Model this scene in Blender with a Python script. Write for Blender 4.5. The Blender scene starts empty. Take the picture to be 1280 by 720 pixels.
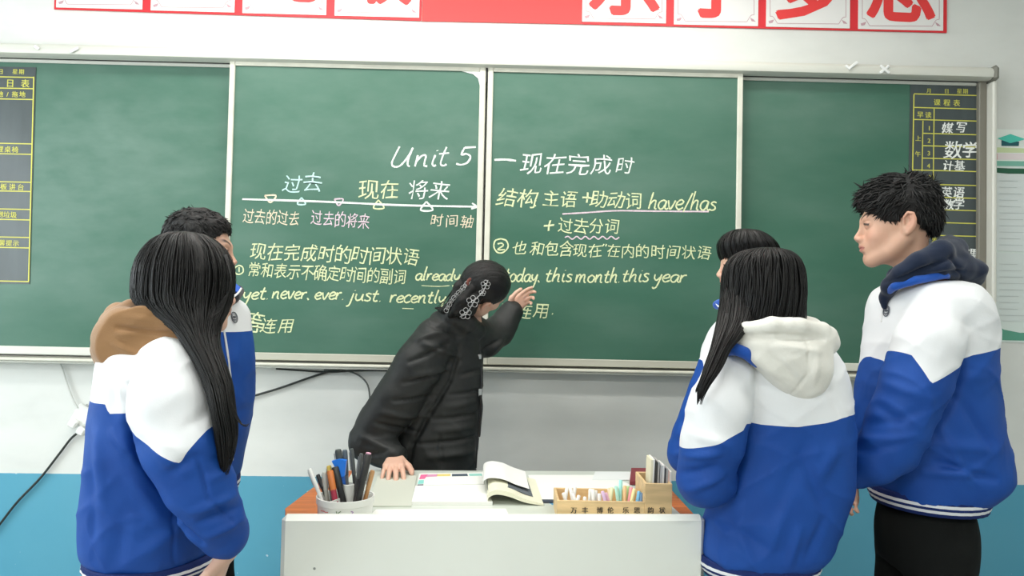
import bpy, math, random
import numpy as np
from mathutils import Vector, Matrix

# ---------------------------------------------------------------- camera, sky, lights, exposure
SC = bpy.context.scene
COL = SC.collection
FPX = 924.0
CAM = np.array([0.0, -3.3, 1.40])
YAW, PITCH, ROLL = math.radians(0.6037), math.radians(1.5784), math.radians(1.2176)
_cy, _sy, _cp, _sp = math.cos(YAW), math.sin(YAW), math.cos(PITCH), math.sin(PITCH)
_F = np.array([_sy*_cp, _cy*_cp, _sp]); _R0 = np.array([_cy, -_sy, 0.0]); _U0 = np.cross(_R0, _F)
_R = _R0*math.cos(ROLL) + _U0*math.sin(ROLL); _U = _U0*math.cos(ROLL) - _R0*math.sin(ROLL)
cd = bpy.data.cameras.new('camera'); cam = bpy.data.objects.new('camera', cd); COL.objects.link(cam)
cam.matrix_world = Matrix(((_R[0], _U[0], -_F[0], CAM[0]), (_R[1], _U[1], -_F[1], CAM[1]), (_R[2], _U[2], -_F[2], CAM[2]), (0, 0, 0, 1)))
cd.sensor_width = 36.0; cd.lens = FPX/1280*36.0; cd.clip_start = 0.05; cd.clip_end = 60
SC.camera = cam
SC.view_settings.view_transform = 'Standard'; SC.view_settings.look = 'None'
SC.view_settings.exposure = -0.05
SC.view_settings.gamma = 1.0
wd = bpy.data.worlds.new('world'); SC.world = wd; wd.use_nodes = True
wd.node_tree.nodes['Background'].inputs[0].default_value = (0.80, 0.90, 1.0, 1)
wd.node_tree.nodes['Background'].inputs[1].default_value = 1.3

def area(name, loc, target, sx, sy, power, col):
    l = bpy.data.lights.new(name, 'AREA'); l.shape = 'RECTANGLE'; l.size = sx; l.size_y = sy; l.energy = power; l.color = col
    o = bpy.data.objects.new(name, l); COL.objects.link(o); o.location = loc
    o.rotation_euler = (Vector(target)-Vector(loc)).to_track_quat('-Z', 'Y').to_euler(); return o
# daylight through the two windows of the left wall, and the tubes of the ceiling fixtures
area('window_daylight', (-3.72, -1.5, 1.75), (0.4, -0.6, 1.0), 1.5, 1.7, 56, (0.90, 0.97, 1.0))
area('window_daylight', (-3.72, -4.4, 1.75), (0.4, -0.6, 1.0), 2.0, 1.7, 80, (0.90, 0.97, 1.0))
for _x, _y, _p in ((-1.2, -1.75, 24), (1.4, -1.75, 18), (-1.2, -4.6, 58), (1.4, -4.6, 46), (-.2, -0.72, 34)):
    area('tube_light', (_x, _y, 3.07), (_x, _y+.001, 0), 1.25 if _y < -1 else 2.6, 0.22, _p, (1.0, 0.98, 0.93))

# ---------------------------------------------------------------- picture helpers: a pixel and a distance give a point
def ray(px, py): return _F + _R*((px-640)/FPX) - _U*((py-360)/FPX)
def at(px, py, dist):
    d = ray(px, py); return CAM + d*(dist/d[1])
def atz(px, py, z):
    d = ray(px, py); return CAM + d*((z-CAM[2])/d[2])
WD = 3.3
rnd = random.Random(7)

# ---------------------------------------------------------------- materials
MATS = {}
def mat(name, col, rough=0.6, spec=0.5, metal=0.0, var=0.0, vscale=8.0, bump=0.0, bscale=200.0, sheen=0.0, emit=None, alpha=1.0, trans=0.0, stretch=None):
    if name in MATS: return MATS[name]
    m = bpy.data.materials.new(name); m.use_nodes = True; nt = m.node_tree; b = nt.nodes['Principled BSDF']
    b.inputs['Base Color'].default_value = (*col, 1); b.inputs['Roughness'].default_value = rough
    b.inputs['Metallic'].default_value = metal; b.inputs['Specular IOR Level'].default_value = spec
    b.inputs['Sheen Weight'].default_value = sheen
    if trans: b.inputs['Transmission Weight'].default_value = trans
    if emit: b.inputs['Emission Color'].default_value = (*emit[:3], 1); b.inputs['Emission Strength'].default_value = emit[3]
    tc = nt.nodes.new('ShaderNodeTexCoord'); src = tc.outputs['Object']
    if stretch:
        mp = nt.nodes.new('ShaderNodeMapping'); mp.inputs['Scale'].default_value = stretch
        nt.links.new(src, mp.inputs['Vector']); src = mp.outputs['Vector']
    if var:
        n = nt.nodes.new('ShaderNodeTexNoise'); n.inputs['Scale'].default_value = vscale; n.inputs['Detail'].default_value = 5
        nt.links.new(src, n.inputs['Vector'])
        r = nt.nodes.new('ShaderNodeValToRGB'); e = r.color_ramp.elements
        e[0].position = .3; e[1].position = .7
        e[0].color = (*[c*(1-var) for c in col], 1); e[1].color = (*[min(1, c*(1+var*.6)) for c in col], 1)
        nt.links.new(n.outputs['Fac'], r.inputs['Fac']); nt.links.new(r.outputs['Color'], b.inputs['Base Color'])
    if bump:
        n = nt.nodes.new('ShaderNodeTexNoise'); n.inputs['Scale'].default_value = bscale; n.inputs['Detail'].default_value = 3
        nt.links.new(src, n.inputs['Vector'])
        bp = nt.nodes.new('ShaderNodeBump'); bp.inputs['Strength'].default_value = bump; bp.inputs['Distance'].default_value = 0.002
        nt.links.new(n.outputs['Fac'], bp.inputs['Height']); nt.links.new(bp.outputs['Normal'], b.inputs['Normal'])
    MATS[name] = m; return m

def mathn(nt, op, a, b=None, c=None):
    n = nt.nodes.new('ShaderNodeMath'); n.operation = op
    for i, v in enumerate((a, b, c)):
        if v is None: continue
        if isinstance(v, (int, float)): n.inputs[i].default_value = v
        else: nt.links.new(v, n.inputs[i])
    return n.outputs[0]
def mixn(nt, fac, a, b):
    n = nt.nodes.new('ShaderNodeMix'); n.data_type = 'RGBA'
    if isinstance(fac, (int, float)): n.inputs[0].default_value = fac
    else: nt.links.new(fac, n.inputs[0])
    for i, v in ((6, a), (7, b)):
        if isinstance(v, tuple): n.inputs[i].default_value = (*v[:3], 1)
        else: nt.links.new(v, n.inputs[i])
    return n.outputs[2]

# ---------------------------------------------------------------- mesh helpers
def link(name, V, F, m=None, parent=None, smooth=False):
    me = bpy.data.meshes.new(name)
    V = np.asarray(V, dtype=float); me.from_pydata(V.tolist(), [], F.tolist() if isinstance(F, np.ndarray) else F)
    if m is not None:
        for q in (m if isinstance(m, (list, tuple)) else [m]): me.materials.append(q)
    if smooth: me.polygons.foreach_set('use_smooth', np.ones(len(me.polygons), dtype=bool))
    me.update()
    o = bpy.data.objects.new(name, me); COL.objects.link(o)
    if parent is not None: o.parent = parent; o.matrix_parent_inverse = Matrix.Translation(parent.location).inverted() if parent.type == 'EMPTY' else Matrix()
    return o
def empty(name, loc):
    o = bpy.data.objects.new(name, None); COL.objects.link(o); o.location = Vector([float(v) for v in loc]); o.empty_display_size = .05; return o
def tag(o, label=None, cat=None, group=None, kind=None):
    if label: o['label'] = label
    if cat: o['category'] = cat
    if group: o['group'] = group
    if kind: o['kind'] = kind
    return o
class MB:
    def __init__(s): s.V = []; s.F = []; s.M = []; s.mi = 0
    def add(s, V, F):
        n = len(s.V); s.V += [tuple(map(float, v)) for v in V]; s.F += [tuple(i+n for i in f) for f in F]; s.M += [s.mi]*len(F); return s
    def box(s, lo, hi, bev=0.0, rot=None, org=None):
        lo = np.array(lo, float); hi = np.array(hi, float); c = (lo+hi)/2; h = (hi-lo)/2
        b = min(bev, h.min()*.9)
        if b <= 0:
            V = [c+h*np.array(k) for k in ((-1,-1,-1),(1,-1,-1),(1,1,-1),(-1,1,-1),(-1,-1,1),(1,-1,1),(1,1,1),(-1,1,1))]
            F = [(0,3,2,1),(4,5,6,7),(0,1,5,4),(1,2,6,5),(2,3,7,6),(3,0,4,7)]
        else:
            import itertools
            V = []; idx = {}
            for sx, sy, sz in itertools.product((-1,1),(-1,1),(-1,1)):
                sg = np.array((sx,sy,sz))
                for a in range(3):
                    k = h-b; k[a] = h[a]; idx[(sx,sy,sz,a)] = len(V); V.append(c+sg*k)
            F = []
            for a in range(3):
                b1, b2 = (a+1) % 3, (a+2) % 3
                for sg in (-1, 1):
                    q = []
                    for p1, p2 in ((-1,-1),(1,-1),(1,1),(-1,1)):
                        k = [0,0,0]; k[a] = sg; k[b1] = p1; k[b2] = p2; q.append(idx[(*k, a)])
                    F.append(tuple(q if sg > 0 else q[::-1]))
                for p1 in (-1, 1):
                    for p2 in (-1, 1):
                        k0 = [0,0,0]; k1 = [0,0,0]
                        for k, sv in ((k0,-1),(k1,1)): k[a] = sv; k[b1] = p1; k[b2] = p2
                        q = [idx[(*k0,b1)], idx[(*k1,b1)], idx[(*k1,b2)], idx[(*k0,b2)]]
                        F.append(tuple(q if p1*p2 > 0 else q[::-1]))
            for sx, sy, sz in itertools.product((-1,1),(-1,1),(-1,1)):
                q = [idx[(sx,sy,sz,a)] for a in range(3)]; F.append(tuple(q if sx*sy*sz > 0 else q[::-1]))
        V = np.array(V)
        if rot is not None:
            o = np.array(org if org is not None else c); V = (V-o)@np.array(rot).T + o
        return s.add(V, F)
    def tube(s, P, r, n=10, caps=True):
        P = np.array(P, float); m = len(P); r = np.full(m, r) if np.isscalar(r) else np.array(r, float)
        T = np.gradient(P, axis=0); T /= np.linalg.norm(T, axis=1)[:, None]+1e-12
        up = np.array([0,0,1.0]) if abs(T[0][2]) < .9 else np.array([1.0,0,0])
        N = np.cross(T[0], up); N /= np.linalg.norm(N); V = []
        a = np.linspace(0, 2*math.pi, n, endpoint=False)
        for i in range(m):
            N = N - T[i]*(N@T[i]); N /= np.linalg.norm(N)+1e-12; B = np.cross(T[i], N)
            V.append(P[i] + r[i]*(np.cos(a)[:,None]*N + np.sin(a)[:,None]*B))
        V = np.concatenate(V); F = []
        for i in range(m-1):
            for j in range(n):
                k = (j+1) % n; F.append((i*n+j, i*n+k, (i+1)*n+k, (i+1)*n+j))
        if caps: F.append(tuple(range(n))[::-1]); F.append(tuple((m-1)*n+j for j in range(n)))
        return s.add(V, F)
    def lathe(s, prof, c=(0,0,0), n=32, ax=None):
        c = np.array(c, float); a = np.linspace(0, 2*math.pi, n, endpoint=False); V = []
        for r, z in prof: V.append(np.stack([r*np.cos(a), r*np.sin(a), np.full(n, z)], 1))
        V = np.concatenate(V)
        if ax is not None: V = V@np.array(ax)     # rows: local x, y, z axes
        V = V + c; F = []; m = len(prof)
        for i in range(m-1):
            for j in range(n):
                k = (j+1) % n; F.append((i*n+j, i*n+k, (i+1)*n+k, (i+1)*n+j))
        F.append(tuple(range(n))[::-1]); F.append(tuple((m-1)*n+j for j in range(n)))
        return s.add(V, F)
    def prism(s, poly, d, off):
        """polygon in 3-D extruded by vector off"""
        P = np.array(poly, float); n = len(P); V = np.concatenate([P, P+np.array(off)])
        F = [tuple(range(n)), tuple(range(2*n-1, n-1, -1))] + [(i, i+n, (i+1) % n+n, (i+1) % n) for i in range(n)]
        return s.add(V, F)
    def build(s, name, m, parent=None, smooth=False):
        o = link(name, s.V, s.F, m, parent, smooth)
        if isinstance(m, (list, tuple)) and len(m) > 1: o.data.polygons.foreach_set('material_index', s.M)
        return o
def smooth_angle(o, deg=35):
    me = o.data; me.polygons.foreach_set('use_smooth', np.ones(len(me.polygons), dtype=bool))
    try: me.set_sharp_from_angle(angle=math.radians(deg))
    except Exception: pass
    return o
def frame(z, hint=(0,0,1)):
    z = np.array(z, float); z /= np.linalg.norm(z); h = np.array(hint, float)
    if abs(z@h) > .95: h = np.array([1.0,0,0])
    x = np.cross(h, z); x /= np.linalg.norm(x); return np.array([x, np.cross(z, x), z])
def crom(P, n):
    P = np.array(P, float); m = len(P); t = np.linspace(0, m-1, n); i = np.clip(t.astype(int), 0, m-2); f = (t-i)[:,None]
    p0 = P[np.clip(i-1,0,m-1)]; p1 = P[i]; p2 = P[i+1]; p3 = P[np.clip(i+2,0,m-1)]
    return .5*((2*p1)+(-p0+p2)*f+(2*p0-5*p1+4*p2-p3)*f*f+(-p0+3*p1-3*p2+p3)*f**3)

# ---------------------------------------------------------------- glyphs: printed and brushed characters, and hand-chalked letters
ALLTXT = set('过去现在将来的时间轴完成状语常和表示不确定副词等连用结构主助动也包含内分词一月日星期课程早读上午下值扫地拖整理桌椅擦黑板讲台倒垃圾温馨提示1234567媒写数学计基英语班立大光敢乐多思善尊师万丰博伦韵状;:/+')
GLY = {}
def load_glyphs():
    tmp = []
    for ch in sorted(ALLTXT):
        cu = bpy.data.curves.new('glyph', 'FONT'); cu.body = ch; cu.size = 1.0; cu.resolution_u = 3
        o = bpy.data.objects.new('glyph', cu); COL.objects.link(o); tmp.append((ch, o, cu))
    bpy.context.view_layer.update(); dg = bpy.context.evaluated_depsgraph_get()
    for ch, o, cu in tmp:
        me = bpy.data.meshes.new_from_object(o.evaluated_get(dg))
        V = np.array([v.co[:2] for v in me.vertices]).reshape(-1, 2); F = [tuple(p.vertices) for p in me.polygons]
        if len(V): GLY[ch] = (V, F)
        bpy.data.meshes.remove(me)
    for ch, o, cu in tmp: bpy.data.objects.remove(o); bpy.data.curves.remove(cu)
load_glyphs()

def glyph_on(mb, ch, c, ex, ez, off, shear=0.0, jit=0.0):
    """glyph centred at c; ex, ez are the em vectors across and up; off lifts it clear of the surface"""
    if ch not in GLY: return
    V, F = GLY[ch]; V = V.copy(); V[:,0] -= (V[:,0].min()+V[:,0].max())/2 if ord(ch) < 128 else .5
    V[:,1] -= .38; V[:,0] += shear*V[:,1]
    if jit:
        a = rnd.uniform(-jit, jit); V = V@np.array([[math.cos(a), math.sin(a)], [-math.sin(a), math.cos(a)]]); V *= rnd.uniform(1-jit, 1+jit)
        V[:,1] += .03*np.sin(V[:,0]*5+rnd.random()*6); V[:,0] += .03*np.sin(V[:,1]*6+rnd.random()*6)
    mb.add(np.array(c)+V[:,:1]*np.array(ex)+V[:,1:]*np.array(ez)+np.array(off)+(np.array([0, -rnd.random()*.0008, 0]) if jit else 0), F)

LET = {  # strokes on a unit x-height; y 0..1 body, up to 1.9, down to -.9
 'a': (.85, [[(.75,.85),(.45,1),(.12,.75),(.05,.3),(.25,0),(.5,.15),(.75,.9)],[(.75,.9),(.66,.2),(.8,0),(.95,.12)]]),
 'c': (.7, [[(.68,.82),(.45,1),(.12,.7),(.06,.25),(.3,0),(.65,.18)]]),
 'd': (.9, [[(.7,.8),(.42,1),(.1,.7),(.05,.25),(.28,0),(.55,.25),(.72,.8)],[(.85,1.9),(.7,.7),(.68,.1),(.85,.0)]]),
 'e': (.75, [[(.08,.45),(.5,.55),(.68,.8),(.45,1),(.14,.72),(.06,.3),(.3,0),(.7,.2)]]),
 'h': (.85, [[(.3,1.9),(.15,.9),(.05,0)],[(.08,.4),(.35,.9),(.6,.95),(.6,.5),(.58,.08),(.75,0)]]),
 'i': (.45, [[(.25,1),(.15,.3),(.25,0),(.38,.08)],[(.32,1.42),(.34,1.36)]]),
 'j': (.5, [[(.35,1),(.25,.2),(.1,-.7),(-.15,-.9)],[(.42,1.42),(.44,1.36)]]),
 'l': (.45, [[(.35,1.9),(.18,.8),(.14,.15),(.3,0)]]),
 'm': (1.25, [[(.1,1),(.03,0)],[(.06,.4),(.28,.92),(.48,.95),(.46,.4),(.44,0)],[(.46,.4),(.7,.92),(.92,.92),(.9,.4),(.94,.05),(1.1,0)]]),
 'n': (.9, [[(.12,1),(.05,0)],[(.08,.4),(.35,.92),(.6,.92),(.58,.4),(.6,.05),(.78,0)]]),
 'o': (.8, [[(.4,1),(.12,.75),(.06,.3),(.3,0),(.6,.2),(.7,.7),(.45,1),(.36,.97)]]),
 'r': (.65, [[(.12,1),(.05,0)],[(.08,.45),(.3,.9),(.6,.98)]]),
 's': (.65, [[(.6,.9),(.35,1),(.15,.78),(.5,.42),(.5,.12),(.25,0),(.02,.12)]]),
 't': (.65, [[(.4,1.6),(.25,.8),(.2,.15),(.4,0),(.55,.12)],[(.02,1.02),(.6,1.08)]]),
 'u': (.85, [[(.12,1),(.08,.35),(.25,0),(.55,.25),(.7,1)],[(.7,1),(.66,.2),(.8,0)]]),
 'v': (.75, [[(.05,1),(.28,0),(.7,1)]]),
 'y': (.8, [[(.12,1),(.1,.5),(.3,.2),(.6,.6),(.72,1)],[(.72,1),(.55,0),(.35,-.75),(.1,-.9),(.05,-.7)]]),
 'U': (1.35, [[(.3,1.9),(.12,1.1),(.0,.4),(.15,.05),(.5,.1),(.85,.8),(1.1,1.75)],[(1.1,1.75),(.95,.8),(.95,.2),(1.1,0)]]),
 '5': (.9, [[(.35,1.6),(.22,.95),(.5,1.02),(.78,.75),(.65,.2),(.3,0),(.0,.1)],[(.35,1.6),(1.0,1.66)]]),
 '/': (.6, [[(.65,1.9),(.0,-.25)]]), '.': (.35, [[(.1,.06),(.14,.0)]]), ',': (.4, [[(.05,.15),(.22,-.1)]]), '2': (.8, [[(.1,.8),(.4,1),(.6,.75),(.1,.05),(.75,.05)]]), '1': (.3, [[(.1,.8),(.2,1),(.15,0)]]), ' ': (.5, []),
}
def stroke(mb, P, w, off, n=6, hand=0.0):
    """a flat chalk stroke on the plane of P; off lifts it"""
    P = crom(P, max(2, (len(P)-1)*n+1)) if len(P) > 2 else np.array(P, float)
    T = np.gradient(P, axis=0); N = np.stack([-T[:,2], np.zeros(len(T)), T[:,0]], 1); N /= np.linalg.norm(N, axis=1)[:,None]+1e-12
    ww = w*.5*(1+hand*np.array([rnd.uniform(-1, 1) for _ in P]))[:,None]
    off = off+np.array([0, -rnd.random()*.0008, 0]); A = P+N*ww+off; B = P-N*ww+off; m = len(P)
    mb.add(np.concatenate([A, B]), [(i, i+1, m+i+1, m+i) for i in range(m-1)])
def letters(mb, txt, p0, p1, xh, w, off, shear=.18):
    tot = sum(LET[c][0] for c in txt); d = (p1-p0)/tot; up = np.array([0,0,xh]); x = 0
    for c in txt:
        wd_, ss = LET[c]; k = rnd.uniform(.92, 1.08)
        for s_ in ss: stroke(mb, [p0 + d*(x+a+shear*b*.5) + up*(b*k) for a, b in s_], w, off, hand=.2)
        x += wd_
# ================================================================= the room
def wall_mat():
    m = bpy.data.materials.new('painted_wall'); m.use_nodes = True; nt = m.node_tree; b = nt.nodes['Principled BSDF']
    tc = nt.nodes.new('ShaderNodeTexCoord'); sp = nt.nodes.new('ShaderNodeSeparateXYZ'); nt.links.new(tc.outputs['Object'], sp.inputs[0])
    def noise(s, d=4, st=(1, 1, 1)):
        mp = nt.nodes.new('ShaderNodeMapping'); mp.inputs['Scale'].default_value = st; nt.links.new(tc.outputs['Object'], mp.inputs[0])
        n = nt.nodes.new('ShaderNodeTexNoise'); n.inputs['Scale'].default_value = s; n.inputs['Detail'].default_value = d; nt.links.new(mp.outputs[0], n.inputs['Vector']); return n.outputs['Fac']
    line = mathn(nt, 'MULTIPLY_ADD', sp.outputs['X'], 0.0072, 0.642)
    line = mathn(nt, 'ADD', line, mathn(nt, 'MULTIPLY', noise(30), .003))
    dado = mathn(nt, 'LESS_THAN', sp.outputs['Z'], line)
    wht = mixn(nt, mathn(nt, 'MULTIPLY', noise(2.5), 0.5), (0.76, 0.77, 0.735), (0.68, 0.695, 0.66))
    # grey scuffs and rubbed chalk below the board
    sc = mathn(nt, 'MULTIPLY', mathn(nt, 'POWER', noise(5, 7, (1, 1, 2.2)), 3.0), .55)
    wht = mixn(nt, sc, wht, (0.46, 0.48, 0.45))
    blu = mixn(nt, noise(3.0), (0.085, 0.335, 0.475), (0.12, 0.375, 0.50))
    spk = mathn(nt, 'GREATER_THAN', noise(36, 2), .745)
    blu = mixn(nt, mathn(nt, 'MULTIPLY', spk, .6), blu, (0.75, 0.8, 0.8))
    nt.links.new(mixn(nt, dado, wht, blu), b.inputs['Base Color'])
    b.inputs['Roughness'].default_value = .55; b.inputs['Specular IOR Level'].default_value = .3
    bp = nt.nodes.new('ShaderNodeBump'); bp.inputs['Strength'].default_value = .12; bp.inputs['Distance'].default_value = .004
    nt.links.new(noise(14), bp.inputs['Height']); nt.links.new(bp.outputs[0], b.inputs['Normal'])
    return m
WM = wall_mat()
XL, XR, YBK, ZC = -3.8, 3.5, -7.2, 3.15
def struct(name, mb, m): o = mb.build(name, m); o['kind'] = 'structure'; return o
struct('wall_front', MB().box((XL, 0, 0), (XR, .15, ZC)), WM)
struct('wall_right', MB().box((XR, YBK, 0), (XR+.15, .15, ZC)), WM)
struct('wall_back', MB().box((XL, YBK-.15, 0), (XR, YBK, ZC)), WM)
wl = MB()
for lo, hi in (((0, .15), (0, ZC)), ((-.65, 0), (0, ZC)), ((-2.35, -.65), (0, .9)), ((-2.35, -.65), (2.6, ZC)), ((-3.3, -2.35), (0, ZC)), ((-5.5, -3.3), (0, .9)), ((-5.5, -3.3), (2.6, ZC)), ((YBK, -5.5), (0, ZC))):
    wl.box((XL-.15, lo[0], hi[0]), (XL, lo[1], hi[1]))
struct('wall_left', wl, WM)
struct('ceiling', MB().box((XL-.15, YBK-.15, ZC), (XR+.15, .15, ZC+.1)), mat('ceiling_paint', (.8, .8, .78), .7))
struct('floor', MB().box((XL-.15, YBK-.15, -.1), (XR+.15, .15, 0)), mat('terrazzo', (.42, .41, .38), .35, var=.25, vscale=60))
for i, (a, b) in enumerate(((-2.35, -.65), (-5.5, -3.3))):
    w = struct('window_%d' % (i+1), MB().box((XL-.1, a, .9), (XL-.04, b, .95)).box((XL-.1, a, 2.55), (XL-.04, b, 2.6)).box((XL-.1, a, .95), (XL-.04, a+.05, 2.55)).box((XL-.1, b-.05, .95), (XL-.04, b, 2.55)).box((XL-.1, (a+b)/2-.03, .95), (XL-.04, (a+b)/2+.03, 2.55)), mat('window_white', (.75, .75, .73), .4))
    MB().box((XL-.075, a+.05, .95), (XL-.07, b-.05, 2.55)).build('pane', mat('pane_glass', (.9, .95, .95), .02, trans=1.0), w)

# ================================================================= the sliding blackboard
ALU = mat('board_aluminium', (.64, .645, .58), .42, metal=.0, spec=.5, var=.08, vscale=3, stretch=(.4, 1, 6))
ALUD = mat('board_channel', (.145, .14, .115), .5)
CREAM = mat('board_cream_frame', (.66, .655, .56), .5, var=.10, vscale=12)
def board_mat():
    m = bpy.data.materials.new('board_green'); m.use_nodes = True; nt = m.node_tree; b = nt.nodes['Principled BSDF']
    tc = nt.nodes.new('ShaderNodeTexCoord')
    def noise(s, d, st, rot=0.0):
        mp = nt.nodes.new('ShaderNodeMapping'); mp.inputs['Scale'].default_value = st; mp.inputs['Rotation'].default_value = (0, rot, 0)
        nt.links.new(tc.outputs['Object'], mp.inputs[0]); n = nt.nodes.new('ShaderNodeTexNoise'); n.inputs['Scale'].default_value = s; n.inputs['Detail'].default_value = d
        nt.links.new(mp.outputs[0], n.inputs['Vector']); return n.outputs['Fac']
    def blot(c, rx, rz):          # pale patch round a board point, for eraser smears and painted sheen
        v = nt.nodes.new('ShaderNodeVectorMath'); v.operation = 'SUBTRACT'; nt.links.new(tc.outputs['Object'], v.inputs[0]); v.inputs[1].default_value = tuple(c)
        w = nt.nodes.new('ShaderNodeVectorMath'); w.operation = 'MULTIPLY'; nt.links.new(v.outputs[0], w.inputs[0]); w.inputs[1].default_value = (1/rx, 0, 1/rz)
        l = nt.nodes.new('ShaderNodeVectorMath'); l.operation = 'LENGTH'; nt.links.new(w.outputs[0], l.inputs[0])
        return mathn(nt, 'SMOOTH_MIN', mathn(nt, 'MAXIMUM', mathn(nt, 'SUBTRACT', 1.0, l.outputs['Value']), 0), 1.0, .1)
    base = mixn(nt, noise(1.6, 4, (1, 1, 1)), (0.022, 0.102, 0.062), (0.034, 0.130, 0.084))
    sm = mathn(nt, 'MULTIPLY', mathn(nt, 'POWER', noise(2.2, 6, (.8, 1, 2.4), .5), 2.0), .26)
    for c, rx, rz in ((at(540, 197, 3.24), .26, .10), (at(388, 225, 3.24), .14, .09), (at(150, 170, 3.24), 1.0, .8), (at(60, 250, 3.24), .9, .8), (at(470, 150, 3.24), .9, .55), (at(720, 160, 3.24), .8, .5), (at(1010, 130, 3.24), .5, .3)):  # small ones are eraser smears; wide ones are sheen painted into the green
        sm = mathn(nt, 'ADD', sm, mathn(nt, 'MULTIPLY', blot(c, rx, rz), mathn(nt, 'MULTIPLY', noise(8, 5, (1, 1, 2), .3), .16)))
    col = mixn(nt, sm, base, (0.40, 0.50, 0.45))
    nt.links.new(col, b.inputs['Base Color']); b.inputs['Roughness'].default_value = .48; b.inputs['Specular IOR Level'].default_value = .35
    bp = nt.nodes.new('ShaderNodeBump'); bp.inputs['Strength'].default_value = .03; bp.inputs['Distance'].default_value = .01
    nt.links.new(noise(3, 2, (1, 1, 1)), bp.inputs['Height']); nt.links.new(bp.outputs[0], b.inputs['Normal'])
    return m
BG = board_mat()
bo = empty('blackboard', (-.1, -.02, 1.117)); tag(bo, 'long green sliding chalkboard in an aluminium frame on the front wall', 'blackboard')
XBL, XBR = -2.42, 2.150
xs4 = [at(288.9, 90, 3.245)[0]-.003, at(608.6, 88, 3.245)[0], at(928, 105, 3.245)[0]]
ZRT, ZRB = at(620, 67, 3.212)[2], at(620, 82.3, 3.212)[2]            # top rail
ZST, ZSB = at(640, 83.6, 3.235)[2], at(640, 90.3, 3.235)[2]          # upper strip of the sliding panels
ZGT = at(150, 83.5-7, 3.272)[2]
Z1, Z2, Z3, Z4, Z5 = [at(640, y, d)[2] for y, d in ((447, 3.235), (456.3, 3.235), (460, 3.205), (463.3, 3.205), (466, 3.214))]
H_ = ZRT-ZRB
# frame
mb = MB()
P = [(-.012, 0), (-.012, .88), (-.03, 1), (-.07, .98), (-.088, .80), (-.095, .48), (-.090, .10), (-.07, -.04)]
mb.prism([(XBL, y, ZRB+z*H_) for y, z in P], 0, (XBR-XBL-.012, 0, 0)); o = mb.build('top_rail', ALU, bo); smooth_angle(o, 40)
MB().box((XBR-.014, -.10, ZRB-.01), (XBR+.014, -.005, ZRT+.004), .012).build('corner_cap', mat('cap_grey', (.17, .17, .14), .5), bo)
MB().box((XBR-.014, -.09, Z5), (XBR+.012, -.005, Z4+.006), .008).build('corner_cap', MATS['cap_grey'], bo)
MB().box((XBR-.0115, -.088, Z4+.007), (XBR+.009, -.006, ZRB-.011), .006).build('side_rail', mat('rail_pale', (.62, .62, .56), .4), bo)
MB().box((XBR-.046, -.046, Z3), (XBR-.012, -.006, ZRB-.001), .003).build('side_channel', mat('rail_brown', (.20, .19, .155), .45), bo)
MB().box((XBL, -.046, Z3-.003), (XBR-.047, -.006, Z2-.004)).build('channel', ALUD, bo)
MB().box((XBL, -.040, ZGT), (XBR-.047, -.006, ZRB-.001)).build('channel', ALUD, bo)
mb = MB().box((XBL, -.088, Z5), (XBR-.012, -.006, Z4), .004); mb.build('bottom_rail', ALU, bo)
MB().box((XBL, -.096, Z4), (XBR-.012, -.012, Z3), .003).build('rail_ridge', CREAM, bo)
# two fixed panels behind, two sliding ones in front
def fixed(x0, x1):
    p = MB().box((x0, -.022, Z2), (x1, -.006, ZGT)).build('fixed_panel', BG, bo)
    MB().box((x0, -.034, Z2), (x1, -.0225, Z1+.004), .003).build('lower_edge', ALU, p)
    MB().box((x0, -.030, ZGT-.016), (x1, -.0225, ZGT), .003).build('upper_edge', ALU, p); return p
fixed(XBL, xs4[0]+.05); fp = fixed(xs4[2]-.05, XBR-.047)
def sliding(x0, x1, wl_, wr_):
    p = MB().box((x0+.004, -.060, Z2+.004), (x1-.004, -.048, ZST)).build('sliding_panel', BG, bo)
    MB().box((x0, -.068, Z2), (x0+wl_, -.047, ZST), .003).build('frame_strip', CREAM, p); MB().box((x1-wr_, -.068, Z2), (x1, -.047, ZST), .003).build('frame_strip', CREAM, p)
    MB().box((x0+wl_, -.067, ZSB), (x1-wr_, -.0605, ZST), .002).build('upper_edge', CREAM, p)
    MB().box((x0+wl_, -.067, Z2), (x1-wr_, -.0605, Z1), .003).build('lower_edge', mat('edge_grey', (.47, .465, .39), .45), p)
    return p
sp1 = sliding(xs4[0], xs4[1]-.004, .024, .026); sp2 = sliding(xs4[1]+.006, xs4[2], .024, .024)
MB().prism([(xs4[1]-.030, -.0602, ZSB), (xs4[1]-.11, -.0602, ZSB), (xs4[1]-.06, -.0602, ZSB-.012), (xs4[1]-.038, -.0602, ZSB-.03), (xs4[1]-.030, -.0602, ZSB-.06)], 0, (0, -.003, 0)).build('corner_tape', mat('tape_white', (.82, .84, .79), .5), sp1)
MB().box((xs4[1]-.004, -.064, ZST-.07), (xs4[1]+.004, -.05, ZST-.004)).build('stop_block', mat('black_plastic', (.012, .013, .012), .4), sp1)

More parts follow.
